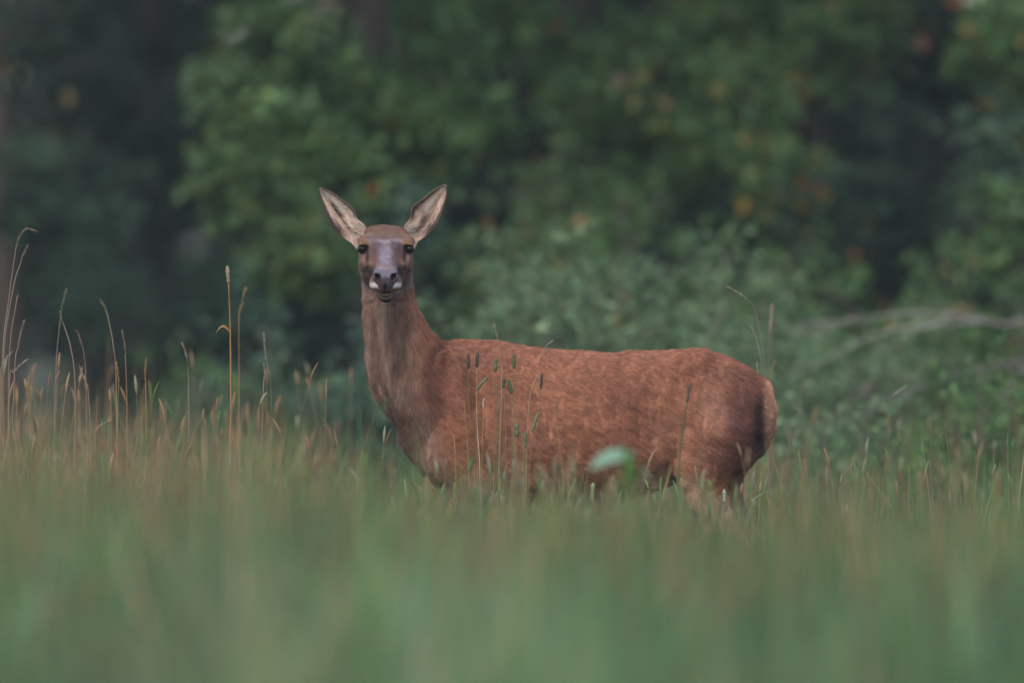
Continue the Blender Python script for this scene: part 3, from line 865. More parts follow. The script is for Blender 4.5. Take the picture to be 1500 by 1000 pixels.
# a dense far thicket closing the wood
tg = Geo()
for i in range(420):
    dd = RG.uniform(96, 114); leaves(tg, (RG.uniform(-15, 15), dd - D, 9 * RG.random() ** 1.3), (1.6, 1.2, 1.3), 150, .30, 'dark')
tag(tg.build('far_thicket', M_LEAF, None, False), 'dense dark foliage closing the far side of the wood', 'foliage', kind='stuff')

# yellow and orange autumn leaves that show singly against the dark
def autumn_sprig(label, spots, d):
    root = empty('autumn_sprig', (WX(spots[0][0], d), d - D, 0)); tag(root, label, 'branch', 'autumn sprigs'); loc = np.array(root.location)
    g = Geo(); base = np.array([WX(spots[0][0] + 30, d), d - D + .6, WZ(spots[0][1] - 60, d)])
    for (px, py, sz, col) in spots:
        c = np.array([WX(px, d), d - D + RG.uniform(-.2, .2), WZ(py, d)]); limb(g, base, c, .004, BARK, n=5)
        lg = Geo()
        for _ in range(1):
            n = np.array([RG.normal() * .4, -1, RG.normal() * .4]); n /= np.linalg.norm(n)
            dr = np.cross(n, RG.normal(size=3)); dr /= np.linalg.norm(dr); sd = np.cross(n, dr); q = c + RG.normal(size=3) * sz * .22; s2 = sz * RG.uniform(1.0, 1.3)
            lg.add([q - dr * s2 * .5, q - dr * s2 * .1 + sd * s2 * .38, q + dr * s2 * .5, q - dr * s2 * .1 - sd * s2 * .38], [(0, 1, 2, 3)], np.array(col) * RG.uniform(.8, 1.15))
        o = lg.build('leaf', M_LEAF, root, False); o.location = -loc
    o = g.build('twig', M_BARK, root); o.location = -loc
Yl, Or, Pk = (.21, .19, .06), (.23, .115, .045), (.22, .15, .10)
autumn_sprig('sprig of pale yellow leaves over the middle of the deer back', [(897, 120, .09, Pk), (943, 122, .08, Yl), (930, 160, .06, Yl), (972, 152, .06, Or)], 60)
autumn_sprig('sprig with one yellow leaf right of the other yellow leaves', [(1055, 135, .10, Yl), (1098, 248, .07, (.13, .15, .05))], 60)
autumn_sprig('orange leaves at the top edge right of centre', [(1125, 42, .06, Or), (1220, 8, .09, Or), (1010, 50, .07, (.14, .09, .05))], 62)
autumn_sprig('rusty orange leaves in the top right corner', [(1475, 42, .10, Or), (1497, 20, .09, Or), (1342, 62, .08, (.16, .07, .04)), (1335, 102, .07, Pk), (1262, 105, .08, (.14, .08, .045))], 62)
autumn_sprig('small orange leaves low behind the right ear', [(718, 335, .05, Or), (853, 328, .06, Or), (695, 390, .05, (.16, .13, .07))], 57)
autumn_sprig('yellow leaves low at the right side of the wood', [(1420, 375, .06, Yl), (1390, 395, .06, (.16, .13, .04))], 58)
autumn_sprig('brownish yellow leaves in the dark gap at upper left', [(95, 140, .08, (.13, .09, .04)), (325, 290, .06, (.16, .13, .04))], 63)

# shrubs in front of the wood
def shrub(label, px, d, w, h, n, pal, size=.055, nst=9, autumn=0.0, arch=.5, shape=.42, dens=1.0):
    x, y = WX(px, d), d - D
    root = empty('shrub', (x, y, 0)); tag(root, label, 'shrub', 'shrubs at the wood edge'); loc = np.array([x, y, 0.])
    sg, lg = Geo(), Geo()
    for i in range(nst):
        an = RG.uniform(0, 2 * np.pi); rr_ = RG.uniform(.25, 1) * w
        tip = np.array([x + rr_ * math.cos(an), y + .7 * rr_ * math.sin(an), h * RG.uniform(.65, 1.0) * (1 - .25 * rr_ / w)])
        b = np.array([x + .15 * w * math.cos(an), y + .15 * w * math.sin(an), -.05])
        mid = b + (tip - b) * .55 + np.array([0, 0, arch * .3 * h])
        C = spline([b, mid, tip], 10)
        tube(sg, C, np.linspace(.013, .004, 10), (.12, .10, .075), 5)
        for j in range(3, 10):
            leaves(lg, C[j] + RG.normal(size=3) * .04, (.16 + .12 * w * .3, .16, .15), max(4, int(n * 2.6 * dens / (nst * 7))), size, pal, shape, autumn)
    o1 = sg.build('stems', M_BARK, root); o2 = lg.build('foliage', M_LEAF, root, False)
    for o in (o1, o2): o.location = -loc
shrub('loose grey green shrub with fine leaves right behind the deer head', 715, 51.5, .85, 1.85, 1250, 'grey', nst=13, autumn=.008, shape=.28)
shrub('loose grey green shrub arching above the middle of the deer back', 880, 50.5, 1.0, 1.68, 1250, 'grey', nst=13, autumn=.008, shape=.28)
shrub('loose grey green shrub with upright tops above the deer rump', 1030, 52, .95, 1.68, 1250, 'grey', nst=13, shape=.28)
shrub('grey green shrub behind the deer tail, left of the fallen limb', 1165, 55.5, .85, 1.62, 1000, 'grey', nst=13, autumn=.01)
shrub('soft green shrub standing behind the fallen limb', 1300, 57, .95, 1.75, 1000, 'mid', nst=13, autumn=.01)
shrub('green shrub with yellowing leaves near the right edge', 1440, 56, .9, 1.85, 1200, 'mid', nst=12, autumn=.03)
shrub('tall mid green shrub between the bushes behind the deer back', 960, 58, 1.1, 2.2, 1100, 'mid', nst=14, autumn=.01)
shrub('tall leafy green shrub at the foot of the yellow leaved tree', 790, 59, 1.1, 2.4, 1100, 'bright', nst=14, autumn=.01)
shrub('low teal green shrub left of the deer neck', 450, 54, .55, 1.35, 900, 'teal')
shrub('rounded light green shrub below the bright tree, left of the deer', 395, 57, .5, 1.35, 700, 'bright')
shrub('dark low shrub among the tall grass at left', 170, 56, .8, .95, 800, 'dark')
shrub('low green shrub under the fallen branches at right', 1270, 51, .8, .85, 1200, 'mid')
shrub('rust brown bracken clump at the right edge', 1490, 50, .38, .88, 700, 'bracken', size=.06, shape=.3)
shrub('small green shrub at the lower right beside the bracken', 1400, 49, .45, .55, 700, 'bright')
shrub('low dark green shrub behind the deer chest', 590, 56, .7, 1.25, 900, 'teal')
shrub('open green weed clump in front of the fallen branches', 1330, 46.5, .55, .80, 420, 'mid', size=.05)
shrub('tall open weed growing through the fallen branches at right', 1440, 47.5, .5, 1.25, 420, 'mid', size=.05)
shrub('small open weed left of the fallen branch ends', 1215, 47.5, .4, 1.15, 300, 'grey', size=.05)

# fallen dead branches at the right
def dead(label, paths, col):
    root = empty('fallen_branch', (WX(paths[0][0][0][0], paths[0][0][0][2]), paths[0][0][0][2] - D, 0)); tag(root, label, 'branch', 'fallen dead branches'); loc = np.array(root.location)
    for k, (P, r0, r1) in enumerate(paths):
        g = Geo(); C = spline([(WX(a, d), d - D, WZ(b, d)) for a, b, d in P], 16)
        C[1:-1] += RG.normal(size=(14, 3)) * .008
        tube(g, C, np.linspace(r0, r1, 16) * (1 + .2 * RG.normal(size=16)), np.array(col) * RG.uniform(.85, 1.1), 8)
        o = g.build('limb' if k == 0 else 'side_branch', M_DEAD, root); o.location = -loc
def twigs(P, n, d):
    out = []
    for _ in range(n):
        i = RG.integers(1, len(P) - 1); a = np.array(P[i][:2]) + (np.array(P[i + 1][:2]) - np.array(P[i][:2])) * RG.random()
        b = a + np.array([-RG.uniform(40, 110), RG.normal() * 45]); mid = (a + b) / 2 + RG.normal(size=2) * 6
        out.append(([(a[0], a[1], d), (mid[0], mid[1], d - .1), (b[0], b[1], d - .2)], RG.uniform(.003, .005), .0015))
    return out
P1 = [(1700, 505, 53), (1560, 487, 52.4), (1500, 477, 52.2), (1430, 467, 52), (1362, 459, 51.8), (1280, 463, 51.6), (1180, 474, 51.4)]
dead('pale bare fallen limb near level at the right edge, level with the deer back', [(P1, .012, .003), ([(1440, 465, 52), (1370, 478, 51.6), (1300, 486, 51.4), (1220, 516, 51), (1160, 545, 50.8)], .006, .002)] + twigs(P1, 6, 51.8), (.27, .24, .21))
P2_ = [(1700, 545, 52), (1560, 527, 51), (1500, 528, 50.6), (1430, 540, 50.4), (1370, 560, 50.2), (1290, 596, 50), (1200, 640, 49.8), (1120, 690, 49.6)]
dead('grey fallen branch slanting down left at the lower right', [(P2_, .009, .003), ([(1510, 530, 50.8), (1475, 575, 50.4), (1440, 615, 50), (1415, 670, 49.8)], .007, .003)] + twigs(P2_, 7, 50.2), (.16, .145, .125))
dead('dark thin fallen branch lying low across the lower right grass', [([(1640, 640, 49), (1520, 650, 48), (1420, 652, 47.8), (1330, 660, 47.6), (1250, 690, 47.4)], .008, .003)], (.08, .07, .06))

# ------------------------------------------------------------------ meadow grass
RG = np.random.default_rng(99)
def blades(x, y, h, w, cols, lean, seg=4, curl=.35):
    n = len(x)
    az = RG.uniform(0, 2 * np.pi, n); face = az + RG.normal(size=n) * .6 + np.pi / 2
    dx, dy = np.cos(az), np.sin(az); fx, fy = np.cos(face), np.sin(face)
    g0 = ground_z(x, y)
    V = np.zeros((n, (seg + 1) * 2, 3)); C = np.zeros((n, (seg + 1) * 2, 3))
    for i in range(seg + 1):
        s_ = i / seg
        off_ = lean * h * (s_ ** 2)
        zz = h * (s_ - curl * lean * s_ ** 3)
        ww = w * (1 - s_ ** 1.8) * .5 + .0005
        px, py, pz = x + dx * off_, y + dy * off_, g0 + zz - .01
        V[:, 2 * i] = np.stack([px - fx * ww, py - fy * ww, pz], 1); V[:, 2 * i + 1] = np.stack([px + fx * ww, py + fy * ww, pz], 1)
        C[:, 2 * i] = C[:, 2 * i + 1] = cols * (1 + .12 * (s_ - .5))
    k = (seg + 1) * 2
    f = np.array([[2 * i, 2 * i + 1, 2 * i + 3, 2 * i + 2] for i in range(seg)])
    F = (np.arange(n)[:, None, None] * k + f[None]).reshape(-1, 4)
    return V.reshape(-1, 3), F, C.reshape(-1, 3)

G_GREEN = np.array([(.100, .160, .042), (.070, .145, .050), (.130, .175, .048), (.062, .135, .062), (.105, .165, .066)])
G_TAN = np.array([(.24, .150, .075), (.20, .130, .070), (.27, .180, .095), (.19, .110, .060)])

def scatter(n, d0, d1, margin, sel=None):
    d = d0 + (d1 - d0) * RG.random(n * 2); hwid = d / D * (1500 / S / 2)
    wmax = d1 / D * (1500 / S / 2) + margin
    x = RG.uniform(-wmax, wmax, n * 2); k = np.abs(x) < hwid + margin
    return x[k][:n], (d - D)[k][:n]

def field(n, d0, d1, hmean, hsd, tan, margin=1.0, wid=.006, lean=.35, var=1.0, cool=0.0):
    x, y = scatter(n, d0, d1, margin)
    P = np.stack([x, y, np.zeros(len(x))], 1)
    cl = noise(P, np.array([2.3, .45, 1]), 51); c2 = noise(P, np.array([5., 3., 1]), 52)
    pxx = x / ((y + D) / D) * S + 750
    keep = ~((np.abs(y) < .24) & (pxx > 560) & (pxx < 1150))
    x, y, cl, c2, pxx = [q_[keep] for q_ in (x, y, cl, c2, pxx)]
    n = len(x)
    c3 = noise(np.stack([x, y, 0 * x], 1), np.array([9., 2.2, 1]), 53)
    h = hmean * (1 + .22 * cl + .12 * c2 + .07 * c3) + RG.normal(size=n) * hsd
    h = h + (.13 * (1 - sstep(pxx, 330, 600)) + .05 * sstep(pxx, 1140, 1250)) * (y > -16) + .06 * np.exp(-((pxx - 780) / 140) ** 2) * (y > -4.5) * (y < 0) - .10 * np.exp(-((pxx - 1040) / 80) ** 2) * (y > -12) * (y < .3)
    h = np.clip(h, .12, 1.5)
    tf = tan(pxx, y) + .45 * cl + .25 * c2 - .25 * c3
    it = RG.random(n) < tf
    cols = G_GREEN[RG.integers(0, len(G_GREEN), n)]
    cols[it] = G_TAN[RG.integers(0, len(G_TAN), it.sum())]
    cols = cols * RG.lognormal(0, .18, n)[:, None] * np.clip(1 + var * (.18 * cl + .32 * c2 + .30 * c3), .25, 2.2)[:, None]
    cols = cols * np.array([1 - .22 * cool, 1, 1 + .35 * cool])
    return blades(x, y, h, RG.uniform(.6, 1.4, n) * wid, cols, np.abs(RG.normal(size=n)) * lean * np.where(RG.random(n) < .12, 2.6, 1))

def merge(parts):
    o = 0; Vs, Fs, Cs = [], [], []
    for V, F, C in parts:
        Vs.append(V); Fs.append(F + o); Cs.append(C); o += len(V)
    return np.concatenate(Vs), np.concatenate(Fs), np.concatenate(Cs)

def veil(px0, px1, d0, d1, h0, h1, n, wid=.008):
    """loose taller blades standing in front, in clumps"""
    k = max(4, n // 14); cx = RG.uniform(px0, px1, k); cd = RG.uniform(d0, d1, k); ch = RG.uniform(-.06, .04, k); ct = RG.random(k)
    w = RG.integers(0, k, n); d = cd[w] + RG.normal(size=n) * .25; px = cx[w] + RG.normal(size=n) * 12
    x = (px - 750) / S * d / D; y = d - D; h = h0 + (h1 - h0) * RG.random(n) + ch[w]
    it = RG.random(n) < np.where(ct[w] < (.55 if d0 > 27.5 else .30), .8, .08)
    cols = G_GREEN[RG.integers(0, len(G_GREEN), n)]; cols[it] = G_TAN[RG.integers(0, len(G_TAN), it.sum())]
    return blades(x, y, h, RG.uniform(.6, 1.4, n) * wid, cols * RG.lognormal(0, .2, n)[:, None] * RG.lognormal(0, .22, k)[w][:, None], np.abs(RG.normal(size=n)) * .25)
leftness = lambda px: 1 - sstep(px, 150, 620)
fore = merge([
    field(15000, 15, 27, .66, .06, lambda px, y: -.02 + .10 * leftness(px), 1.2, .014, var=2.2, cool=.6),
    veil(610, 960, 29, 36.5, .66, .88, 430), veil(-60, 560, 27, 36, .70, .97, 520), veil(1130, 1560, 27, 36, .62, .88, 330), veil(960, 1140, 30, 36, .60, .76, 110), veil(800, 1010, 31, 37.5, .66, .82, 330),
    veil(-100, 1600, 20, 29, .70, .86, 420, .012),
    veil(540, 960, 26, 31, .74, .92, 850, .009), veil(960, 1140, 26, 31, .70, .84, 300, .009), veil(-60, 560, 25, 31, .78, 1.0, 900, .009), veil(1130, 1560, 25, 31, .74, .94, 650, .009),
    field(34000, 27, 37, .625, .065, lambda px, y: .10 + .25 * leftness(px), 1.0, .007),
    field(4200, 37, 41.2, .59, .09, lambda px, y: .22 + .2 * leftness(px), 1.0, .006),
    field(5000, 3, 15, .52, .06, lambda px, y: .1 + 0 * px, 1.5, .008)])
tag(mesh_from('meadow_grass', *fore, M_GRASS, None, False), 'soft green and tan grass filling the foreground around the deer', 'grass', kind='stuff')
rear = merge([
    field(22000, 41.2, 52, .60, .13, lambda px, y: .28 + .35 * leftness(px), 1.2, .006),
    field(12000, 52, 70, .55, .15, lambda px, y: .10 + .2 * leftness(px), 1.5, .008)])
tag(mesh_from('rear_meadow_grass', *rear, M_GRASS, None, False), 'grass growing behind the deer up to the wood', 'grass', kind='stuff')

# thin flowering stalks, uncounted, in loose stands
PGH = (.22, .23, .14)
def stalk_mass(spec):
    g = Geo()
    for (px0, px1, d0, d1, z0, z1, n, tanp) in spec:
        for _ in range(n):
            d = RG.uniform(d0, d1); x = WX(RG.uniform(px0, px1), d); y = d - D; h = z0 + (z1 - z0) * RG.random() ** 1.7
            if abs(y) < .26 and WX(555) < x < WX(1150): y = -.3 - RG.random() * .3
            ln = RG.normal() * .10; gz = float(ground_z(np.array([x]), np.array([y]))[0])
            C = spline([(x, y, gz), (x + ln * .25, y, gz + h * .5), (x + ln * h, y + RG.normal() * .05, gz + h)], 6)
            col = (G_TAN if RG.random() < tanp else G_GREEN)[RG.integers(0, 4)] * RG.uniform(.8, 1.2)
            tube(g, C, np.linspace(.0016, .0009, 6), col, 3)
            if RG.random() < .75:
                hl = RG.uniform(.04, .09); t_ = C[-1] - C[-2]; t_ /= np.linalg.norm(t_); dro = np.array([ln * .5, 0, -.15])
                H = [C[-1] + (t_ + dro * s_) * hl * s_ for s_ in np.linspace(0, 1, 5)]
                tube(g, H, np.array([.0012, .0038, .0042, .003, .001]) * RG.uniform(.8, 1.4), col * 1.05 if RG.random() < (.6 if px0 > 580 else .95) else np.array(PGH) * RG.uniform(.7, 1.1), 4)
    return g
g = stalk_mass([(-150, 70, 39, 43, .62, 1.08, 230, .95), (60, 330, 39.5, 44, .6, .98, 70, .85), (0, 560, 38.5, 46, .50, 1.05, 130, .75), (0, 450, 30, 38, .75, .95, 140, .8), (600, 940, 34, 39.3, .56, .74, 200, .7),
                (1130, 1650, 36, 47, .55, .85, 200, .5), (950, 1130, 36, 39.5, .5, .7, 50, .5), (-200, 1700, 22, 36, .60, .80, 420, .6), (1050, 1200, 41, 44, .8, 1.25, 16, .6)])
tag(g.build('flowering_grass', M_STALK), 'thin seeding grass stems standing loosely through the meadow', 'grass', kind='stuff')

# ------------------------------------------------------------------ single stalks that stand out
def seed_head(parent, P, rmax, col, loc, spiky=0.0, name='seed_head'):
    C = spline(P, 14); L = np.linalg.norm(np.diff(C, axis=0), axis=1).sum()
    g = Geo(); s_ = np.linspace(0, 1, 14)
    rad = rmax * np.minimum(1, np.minimum(s_ / .12 + .25, (1 - s_) / .18 + .2)) * (1 + .15 * RG.normal(size=14))
    if spiky < .5: tube(g, C, rad, np.array(col) * RG.uniform(.85, 1.15, (14, 1)), 7)
    else: tube(g, C, np.full(14, .0010), col, 4)
    n = int(L / .0016) if spiky else int(L / .0028)
    for _ in range(n):
        u = RG.random(); c = C[min(13, int(u * 13))] + (C[min(13, int(u * 13) + 1)] - C[min(13, int(u * 13))]) * RG.random()
        t_ = C[min(13, int(u * 13) + 1)] - C[max(0, int(u * 13) - 1)]; t_ /= np.linalg.norm(t_) + 1e-9
        o = RG.normal(size=3); o -= t_ * (o @ t_); o /= np.linalg.norm(o)
        a = c + o * rmax * (.5 if not spiky else .3); ln = rmax * (1.0 if not spiky else 1.6) * RG.uniform(.7, 1.4)
        dr = (t_ * 1.5 + o * .9); dr /= np.linalg.norm(dr); w_ = np.cross(dr, o) * .0011
        b = a + dr * max(ln, .004)
        g.add([a, (a + b) / 2 + w_, b, (a + b) / 2 - w_], [(0, 1, 2, 3)], np.array(col) * RG.uniform(.7, 1.35))
    ob = g.build(name, M_STALK, parent); ob.location = -loc

def stalk(label, pts, d, head, col, hcol, r=.0017, spiky=0.0, leaf=None, rmax=.0055):
    """pts: stem from ground up in photo px; head: extra points forming the seed head"""
    P = [(WX(a, d), d - D + .02 * math.sin(a * .7 + b * .05), WZ(b, d)) for a, b in pts]
    x0, y0 = P[0][0], P[0][1]; gz = float(ground_z(np.array([x0]), np.array([y0]))[0])
    P = [(x0, y0, gz)] + P
    root = empty('grass_stalk', (x0, y0, gz)); tag(root, label, 'grass stalk', 'single grass stalks'); loc = np.array([x0, y0, gz])
    r = r * 1.25; g = Geo(); tube(g, spline(P, 4 + 4 * len(P)), np.linspace(r, r * .6, 4 + 4 * len(P)), col, 5)
    o = g.build('stem', M_STALK, root); o.location = -loc
    if head: seed_head(root, [P[-1]] + [(WX(a, d), P[-1][1], WZ(b, d)) for a, b in head], rmax, hcol, loc, spiky)
    if leaf:
        a, b = leaf; lg = Geo(); A = np.array([WX(a[0], d), P[1][1], WZ(a[1], d)]); Bp = np.array([WX(b[0], d), P[1][1] - .03, WZ(b[1], d)])
        n_ = 7; s_ = np.linspace(0, 1, n_)[:, None]; cc = A + (Bp - A) * s_ + np.array([0, 0, .02]) * np.sin(np.pi * s_); wv = np.array([0, .4, 1.]) * (.0045 * (1 - s_ ** 2) + .0004)
        V = np.stack([cc - wv, cc + wv], 1).reshape(-1, 3); lg.add(V, [(2 * i, 2 * i + 1, 2 * i + 3, 2 * i + 2) for i in range(n_ - 1)], col)
        o = lg.build('leaf', M_STALK, root, False); o.location = -loc

T1, T2, T3 = (.24, .175, .125), (.30, .165, .055), (.34, .22, .10)
GR, DKG, PG, DKB = (.10, .15, .06), (.045, .075, .035), (.28, .32, .20), (.055, .045, .03)
# left stand
stalk('tallest stalk at the left edge, its head nodding to the right', [(2, 700), (4, 520), (14, 430), (24, 360)], 40.3, [(30, 344), (40, 335), (54, 339)], T1, T1, spiky=1)
stalk('shorter upright companion of the tallest stalk at the left edge', [(6, 700), (6, 520), (20, 420), (30, 385)], 40.35, [(34, 372), (41, 359)], T1, T1, spiky=1)
stalk('straight bare stalk right of the two tallest at the left edge', [(12, 700), (14, 520), (24, 440)], 40.3, [(26, 432)], T1, T1, r=.0014, rmax=.002)
stalk('leaning stalk with narrow head low at the left edge', [(16, 720), (22, 540), (26, 510)], 40.2, [(30, 490), (35, 470)], T1, T1, spiky=1)
stalk('pale feathery head low at the left edge, leaning right', [(0, 740), (0, 560), (3, 535)], 40.1, [(9, 525), (17, 516)], T3, (.30, .24, .18), spiky=1)
stalk('pale drooping head at the left edge just below the others', [(12, 740), (14, 560), (20, 545)], 40.1, [(28, 536), (40, 526)], T1, (.32, .26, .20), spiky=1)
stalk('stalk with green narrow head above a bent brown one, left side', [(78, 700), (82, 540), (88, 470)], 40.6, [(91, 450), (97, 424)], T1, (.16, .17, .10), spiky=1)
stalk('stalk with brown head leaning left below the green narrow head', [(110, 700), (110, 560), (104, 510), (94, 478)], 40.4, [(90, 468), (88, 456)], T1, (.22, .16, .11), spiky=1, rmax=.005)
stalk('stalk with drooping brown head beside the dark gap, left side', [(172, 720), (170, 560), (166, 505), (158, 465)], 40.5, [(154, 452), (147, 439)], T1, (.25, .17, .12), spiky=1, rmax=.006)
stalk('short stalk with slim brown head, left of the drooping one', [(128, 720), (126, 560), (123, 515)], 40.6, [(118, 498), (113, 483)], T1, (.21, .15, .11), spiky=1)
stalk('tan stalk with dense head right of the drooping brown head', [(186, 740), (186, 600), (184, 525)], 40.2, [(183, 505), (179, 483)], T2, T1, spiky=1, rmax=.005)
stalk('broad pale seed head in the tan stand at left', [(132, 740), (132, 620), (129, 570)], 40.0, [(124, 555), (118, 539)], T1, (.31, .24, .17), spiky=1, rmax=.009)
stalk('tan stalk with double thickness stem below the dense head', [(170, 740), (172, 620), (174, 560)], 39.9, [(173, 545), (171, 532)], T2, T2, spiky=1)
stalk('stalk with pale leaning head left of the tall straight stalk', [(276, 720), (276, 560), (274, 525)], 40.4, [(271, 512), (266, 501)], T1, (.30, .24, .17), spiky=1, rmax=.006)
stalk('tall straight single stalk with a small pale head, left of the deer', [(336, 740), (338, 600), (337, 480), (335, 415)], 39.8, [(334, 402), (333, 389)], T2, (.24, .19, .13), r=.0028, rmax=.006, leaf=((336, 485), (316, 488)))
stalk('stalk with leaning tan head right of the tall straight stalk', [(350, 720), (350, 560), (350, 462)], 41.2, [(354, 445), (360, 421)], T2, (.30, .20, .09), spiky=1, rmax=.008)
stalk('thin stalk with pale drooping head nearest the deer chest, left', [(400, 740), (398, 600), (395, 550)], 40.5, [(389, 520), (386, 487)], GR, (.24, .24, .18), spiky=1)
stalk('short pale head under the tall straight stalk at left', [(385, 740), (384, 640), (386, 560)], 40.0, [(388, 548), (386, 532)], T1, (.30, .26, .2), spiky=1)
stalk('rust tan stalk in the middle of the left stand', [(212, 760), (214, 640), (213, 560)], 39.6, [(212, 545), (214, 525)], T2, T2, spiky=1)
stalk('bent pale stalk lying sideways in the left stand', [(132, 720), (134, 655), (142, 628), (155, 618)], 39.7, [(164, 614)], T3, T3, rmax=.002)
# before the deer
Fd = 39.55
stalk('timothy stalk with dark head, leftmost before the deer shoulder', [(690, 780), (688, 640), (686, 540)], Fd, [(686, 528), (686, 517)], GR, DKB, r=.0012)
stalk('timothy stalk with dark head second from the left before the shoulder', [(700, 780), (699, 640), (698, 538)], Fd, [(699, 526), (700, 514)], T3, DKB, r=.0012)
stalk('timothy stalk with green upright head above the orange stem', [(726, 780), (727, 640), (726, 545)], Fd, [(726, 534), (727, 523)], GR, (.09, .12, .05), r=.0014)
stalk('timothy stalk with green head near the top of the back', [(752, 780), (754, 640), (753, 540)], Fd, [(753, 529), (753, 518)], GR, (.06, .10, .04), r=.001)
stalk('timothy head leaning far to the right with a pale lower end', [(696, 780), (697, 640), (698, 572)], Fd, [(704, 563), (714, 552)], GR, (.12, .14, .08), r=.0012)
stalk('timothy stalk with dark green head, left of a close pair', [(738, 780), (737, 650), (737, 568)], Fd, [(738, 560), (740, 553)], GR, DKG, r=.001)
stalk('timothy stalk with long green head, right of a close pair', [(750, 780), (750, 650), (749, 577)], Fd, [(747, 566), (744, 555)], GR, (.06, .10, .04), r=.001)
stalk('timothy stalk with dark head right of the feathery stalk', [(792, 780), (790, 650), (792, 570)], Fd, [(793, 558), (794, 546)], GR, DKB, r=.001, rmax=.0045)
stalk('bright orange stem rising high before the deer ribs', [(729, 790), (731, 680), (734, 600), (735, 535)], Fd - .1, [(735, 532)], T2, T2, r=.0022, rmax=.0022)
stalk('orange straw stem before the shoulder, slightly bent', [(688, 790), (687, 700), (684, 640), (680, 590)], Fd - .1, [(679, 586)], T2, T2, r=.002, rmax=.002)
stalk('pale pinkish straw stem, middle of three before the shoulder', [(704, 790), (703, 690), (700, 640), (698, 597)], Fd - .12, [(698, 593)], (.42, .26, .16), T3, r=.0018, rmax=.0018)
stalk('straw stem with a pale tip, right of the pinkish stem', [(706, 800), (706, 700), (707, 640), (708, 598)], Fd - .1, [(708, 590), (709, 583)], T3, (.34, .28, .22), r=.0014, rmax=.003)
stalk('short orange stem low before the deer foreleg', [(670, 800), (668, 720), (666, 650)], Fd - .2, [(665, 640)], T2, T2, r=.0022, rmax=.0025)
stalk('feathery pale stalk arching right in front of the deer back', [(770, 790), (774, 600), (788, 545), (794, 520)], Fd, [(800, 507), (809, 499)], T3, (.33, .25, .19), r=.0015, spiky=1, rmax=.004)
stalk('feathery stalk rising above the deer withers', [(742, 790), (740, 620), (736, 530), (733, 512)], Fd, [(729, 496), (724, 476)], T1, (.33, .22, .16), r=.0008, spiky=1, rmax=.0035)
stalk('green timothy stalk low before the deer ribs', [(756, 800), (757, 700), (757, 640)], Fd, [(757, 630), (757, 619)], GR, (.09, .15, .06), r=.0014, rmax=.0065)
stalk('green timothy stalk low, right of the other low green one', [(768, 800), (768, 720), (769, 655)], Fd, [(769, 643), (770, 632)], GR, (.08, .13, .055), r=.0014)
stalk('leaning green timothy stalk right of the low green pair', [(772, 800), (774, 720), (779, 632)], Fd, [(783, 620), (788, 604)], T2, (.13, .16, .07), r=.0013, rmax=.005)
stalk('orange straw stem alone before the middle of the deer ribs', [(828, 790), (824, 690), (818, 640), (813, 598)], Fd, [(812, 594)], T2, T2, r=.0014, rmax=.0016)
stalk('dark green thick stalk before the deer flank', [(988, 800), (993, 700), (999, 640), (1006, 590)], 38.6, [(1008, 575), (1010, 560)], (.09, .12, .04), (.09, .07, .04), r=.003, rmax=.0045)
stalk('pale green timothy head before the hind leg, left one', [(1026, 800), (1027, 760), (1028, 718)], 39.4, [(1029, 709), (1031, 700)], GR, PG, r=.0014, rmax=.0065)
stalk('pale green timothy head before the hind leg, right one', [(1060, 810), (1061, 770), (1061, 736)], 39.4, [(1061, 726), (1061, 716)], GR, PG, r=.0014, rmax=.006)
stalk('pale green timothy head low under the deer belly', [(868, 810), (868, 770), (868, 735)], 39.4, [(868, 720), (869, 706)], GR, (.22, .26, .12), r=.0014, rmax=.006)
stalk('pale drooping grass head right of the belly head', [(905, 800), (903, 760), (902, 730)], 39.3, [(900, 720), (898, 712)], GR, PG, r=.0014, rmax=.006)
stalk('green curved stalk with bent tip before the deer groin', [(957, 800), (955, 740), (950, 715)], 39.4, [(947, 706), (943, 700)], GR, (.2, .24, .09), r=.002, rmax=.004)
# right side
stalk('thin stalk arching with a pale nodding head above the deer rump', [(1128, 740), (1122, 560), (1108, 460), (1094, 438)], 41.0, [(1084, 430), (1066, 420)], T1, (.36, .30, .22), r=.0010, spiky=1, rmax=.004)
stalk('thin stalk with pale curved head right of the deer rump', [(1128, 740), (1122, 600), (1114, 520)], 41.0, [(1108, 497), (1101, 478)], T1, (.32, .27, .21), r=.0010, spiky=1, rmax=.003)
stalk('blurred tan stalk standing upright behind the deer rump', [(1126, 740), (1126, 600), (1128, 490)], 43.4, [(1130, 465), (1131, 445)], T1, T1, r=.0018, rmax=.005)
stalk('slim pale stalk at the deer tail', [(1150, 760), (1124, 640), (1112, 560)], 39.9, [(1110, 545), (1109, 530)], T2, (.34, .28, .18), r=.0015, spiky=1, rmax=.003)
stalk('pale leaning grass head alone in the right meadow', [(1296, 720), (1300, 620), (1308, 580)], 41.5, [(1316, 573), (1328, 565)], GR, (.34, .32, .22), spiky=1, rmax=.004)
stalk('pale leaning seed head at the lower right edge', [(1470, 830), (1472, 800), (1474, 793)], 38.6, [(1481, 785), (1491, 774)], GR, (.32, .30, .20), spiky=1, rmax=.006)
stalk('pale upright seed head in the lower right meadow', [(1240, 800), (1240, 770), (1240, 758)], 39.0, [(1240, 748), (1241, 738)], GR, PG, rmax=.006)
stalk('pale green leaning stalk at lower right of the hind leg', [(1090, 800), (1094, 760), (1100, 735)], 39.6, [(1114, 725), (1130, 716)], GR, (.16, .22, .12), rmax=.003)

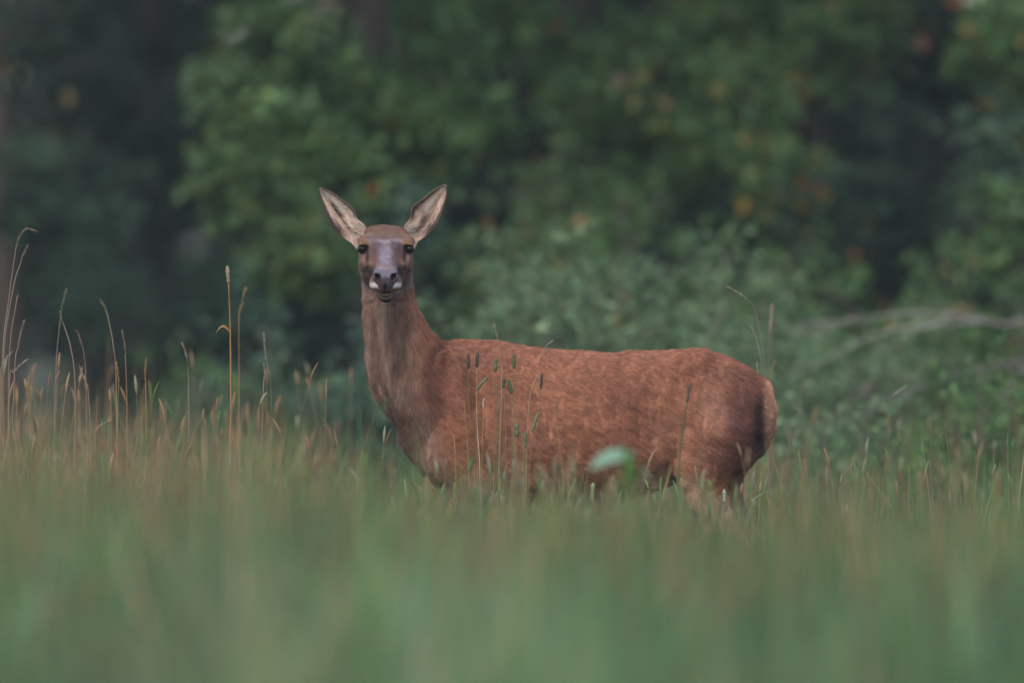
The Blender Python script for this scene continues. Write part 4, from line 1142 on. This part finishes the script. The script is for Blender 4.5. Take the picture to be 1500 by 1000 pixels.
# broad pale leaf standing close in front of the belly
root = empty('broad_leaf_weed', (WX(905, 32.0), -8.0, 0)); tag(root, 'broad pale green leaf out of focus in front of the deer belly', 'plant'); loc = np.array(root.location)
d = 32.0; g = Geo()
tube(g, spline([(WX(905, d), d - D, 0), (WX(925, d), d - D, WZ(760, d)), (WX(928, d), d - D, WZ(665, d))], 10), np.linspace(.004, .0025, 10), (.09, .16, .05), 6)
o = g.build('stem', M_STALK, root); o.location = -loc
def blade_leaf(A, Bp, w, col, nm='leaf'):
    g = Geo(); n_ = 11; s_ = np.linspace(0, 1, n_)[:, None]; A = np.array(A); Bp = np.array(Bp)
    ax = Bp - A; up = np.array([0, -.55, .85]); sd = np.cross(ax, up); sd /= np.linalg.norm(sd); nn = np.cross(sd, ax); nn /= np.linalg.norm(nn)
    c = A + ax * s_ + nn * .012 * np.sin(np.pi * s_); ww = w * np.sin(np.pi * np.clip(s_, .04, .99) ** .8)
    V = np.stack([c - sd * ww + nn * ww * .25, c, c + sd * ww + nn * ww * .25], 1).reshape(-1, 3)
    F = []
    for i in range(n_ - 1):
        for j in range(2): F.append((3 * i + j, 3 * i + j + 1, 3 * i + j + 4, 3 * i + j + 3))
    g.add(V, F, col); o = g.build(nm, M_LEAF, root); o.location = -loc
blade_leaf((WX(928, d), d - D, WZ(665, d)), (WX(862, d), d - D - .05, WZ(688, d)), .030, (.20, .34, .23))
blade_leaf((WX(922, d), d - D, WZ(720, d)), (WX(915, d), d - D - .04, WZ(650, d)), .016, (.11, .22, .05))

# ------------------------------------------------------------------ thin evening air
def box_mesh(name, lo, hi):
    V = [(x, y, z) for x in (lo[0], hi[0]) for y in (lo[1], hi[1]) for z in (lo[2], hi[2])]
    F = [(0, 1, 3, 2), (4, 6, 7, 5), (0, 4, 5, 1), (2, 3, 7, 6), (0, 2, 6, 4), (1, 5, 7, 3)]
    return mesh_from(name, V, F, None, None, None, False)
hz = box_mesh('haze', (-40, -46, -1.2), (40, 90, 16.0))
hm_ = bpy.data.materials.new('haze'); hm_.use_nodes = True
hn = hm_.node_tree.nodes
hn.remove(hn['Principled BSDF'])
pv = hn.new('ShaderNodeVolumePrincipled')
pv.inputs['Color'].default_value = (.84, .92, .92, 1)
pv.inputs['Density'].default_value = 0.0005
pv.inputs['Anisotropy'].default_value = 0.2
hm_.node_tree.links.new(pv.outputs[0], hn['Material Output'].inputs['Volume'])
hz.data.materials.append(hm_)
tag(hz, 'thin cool haze over the meadow and wood', 'haze', kind='stuff')
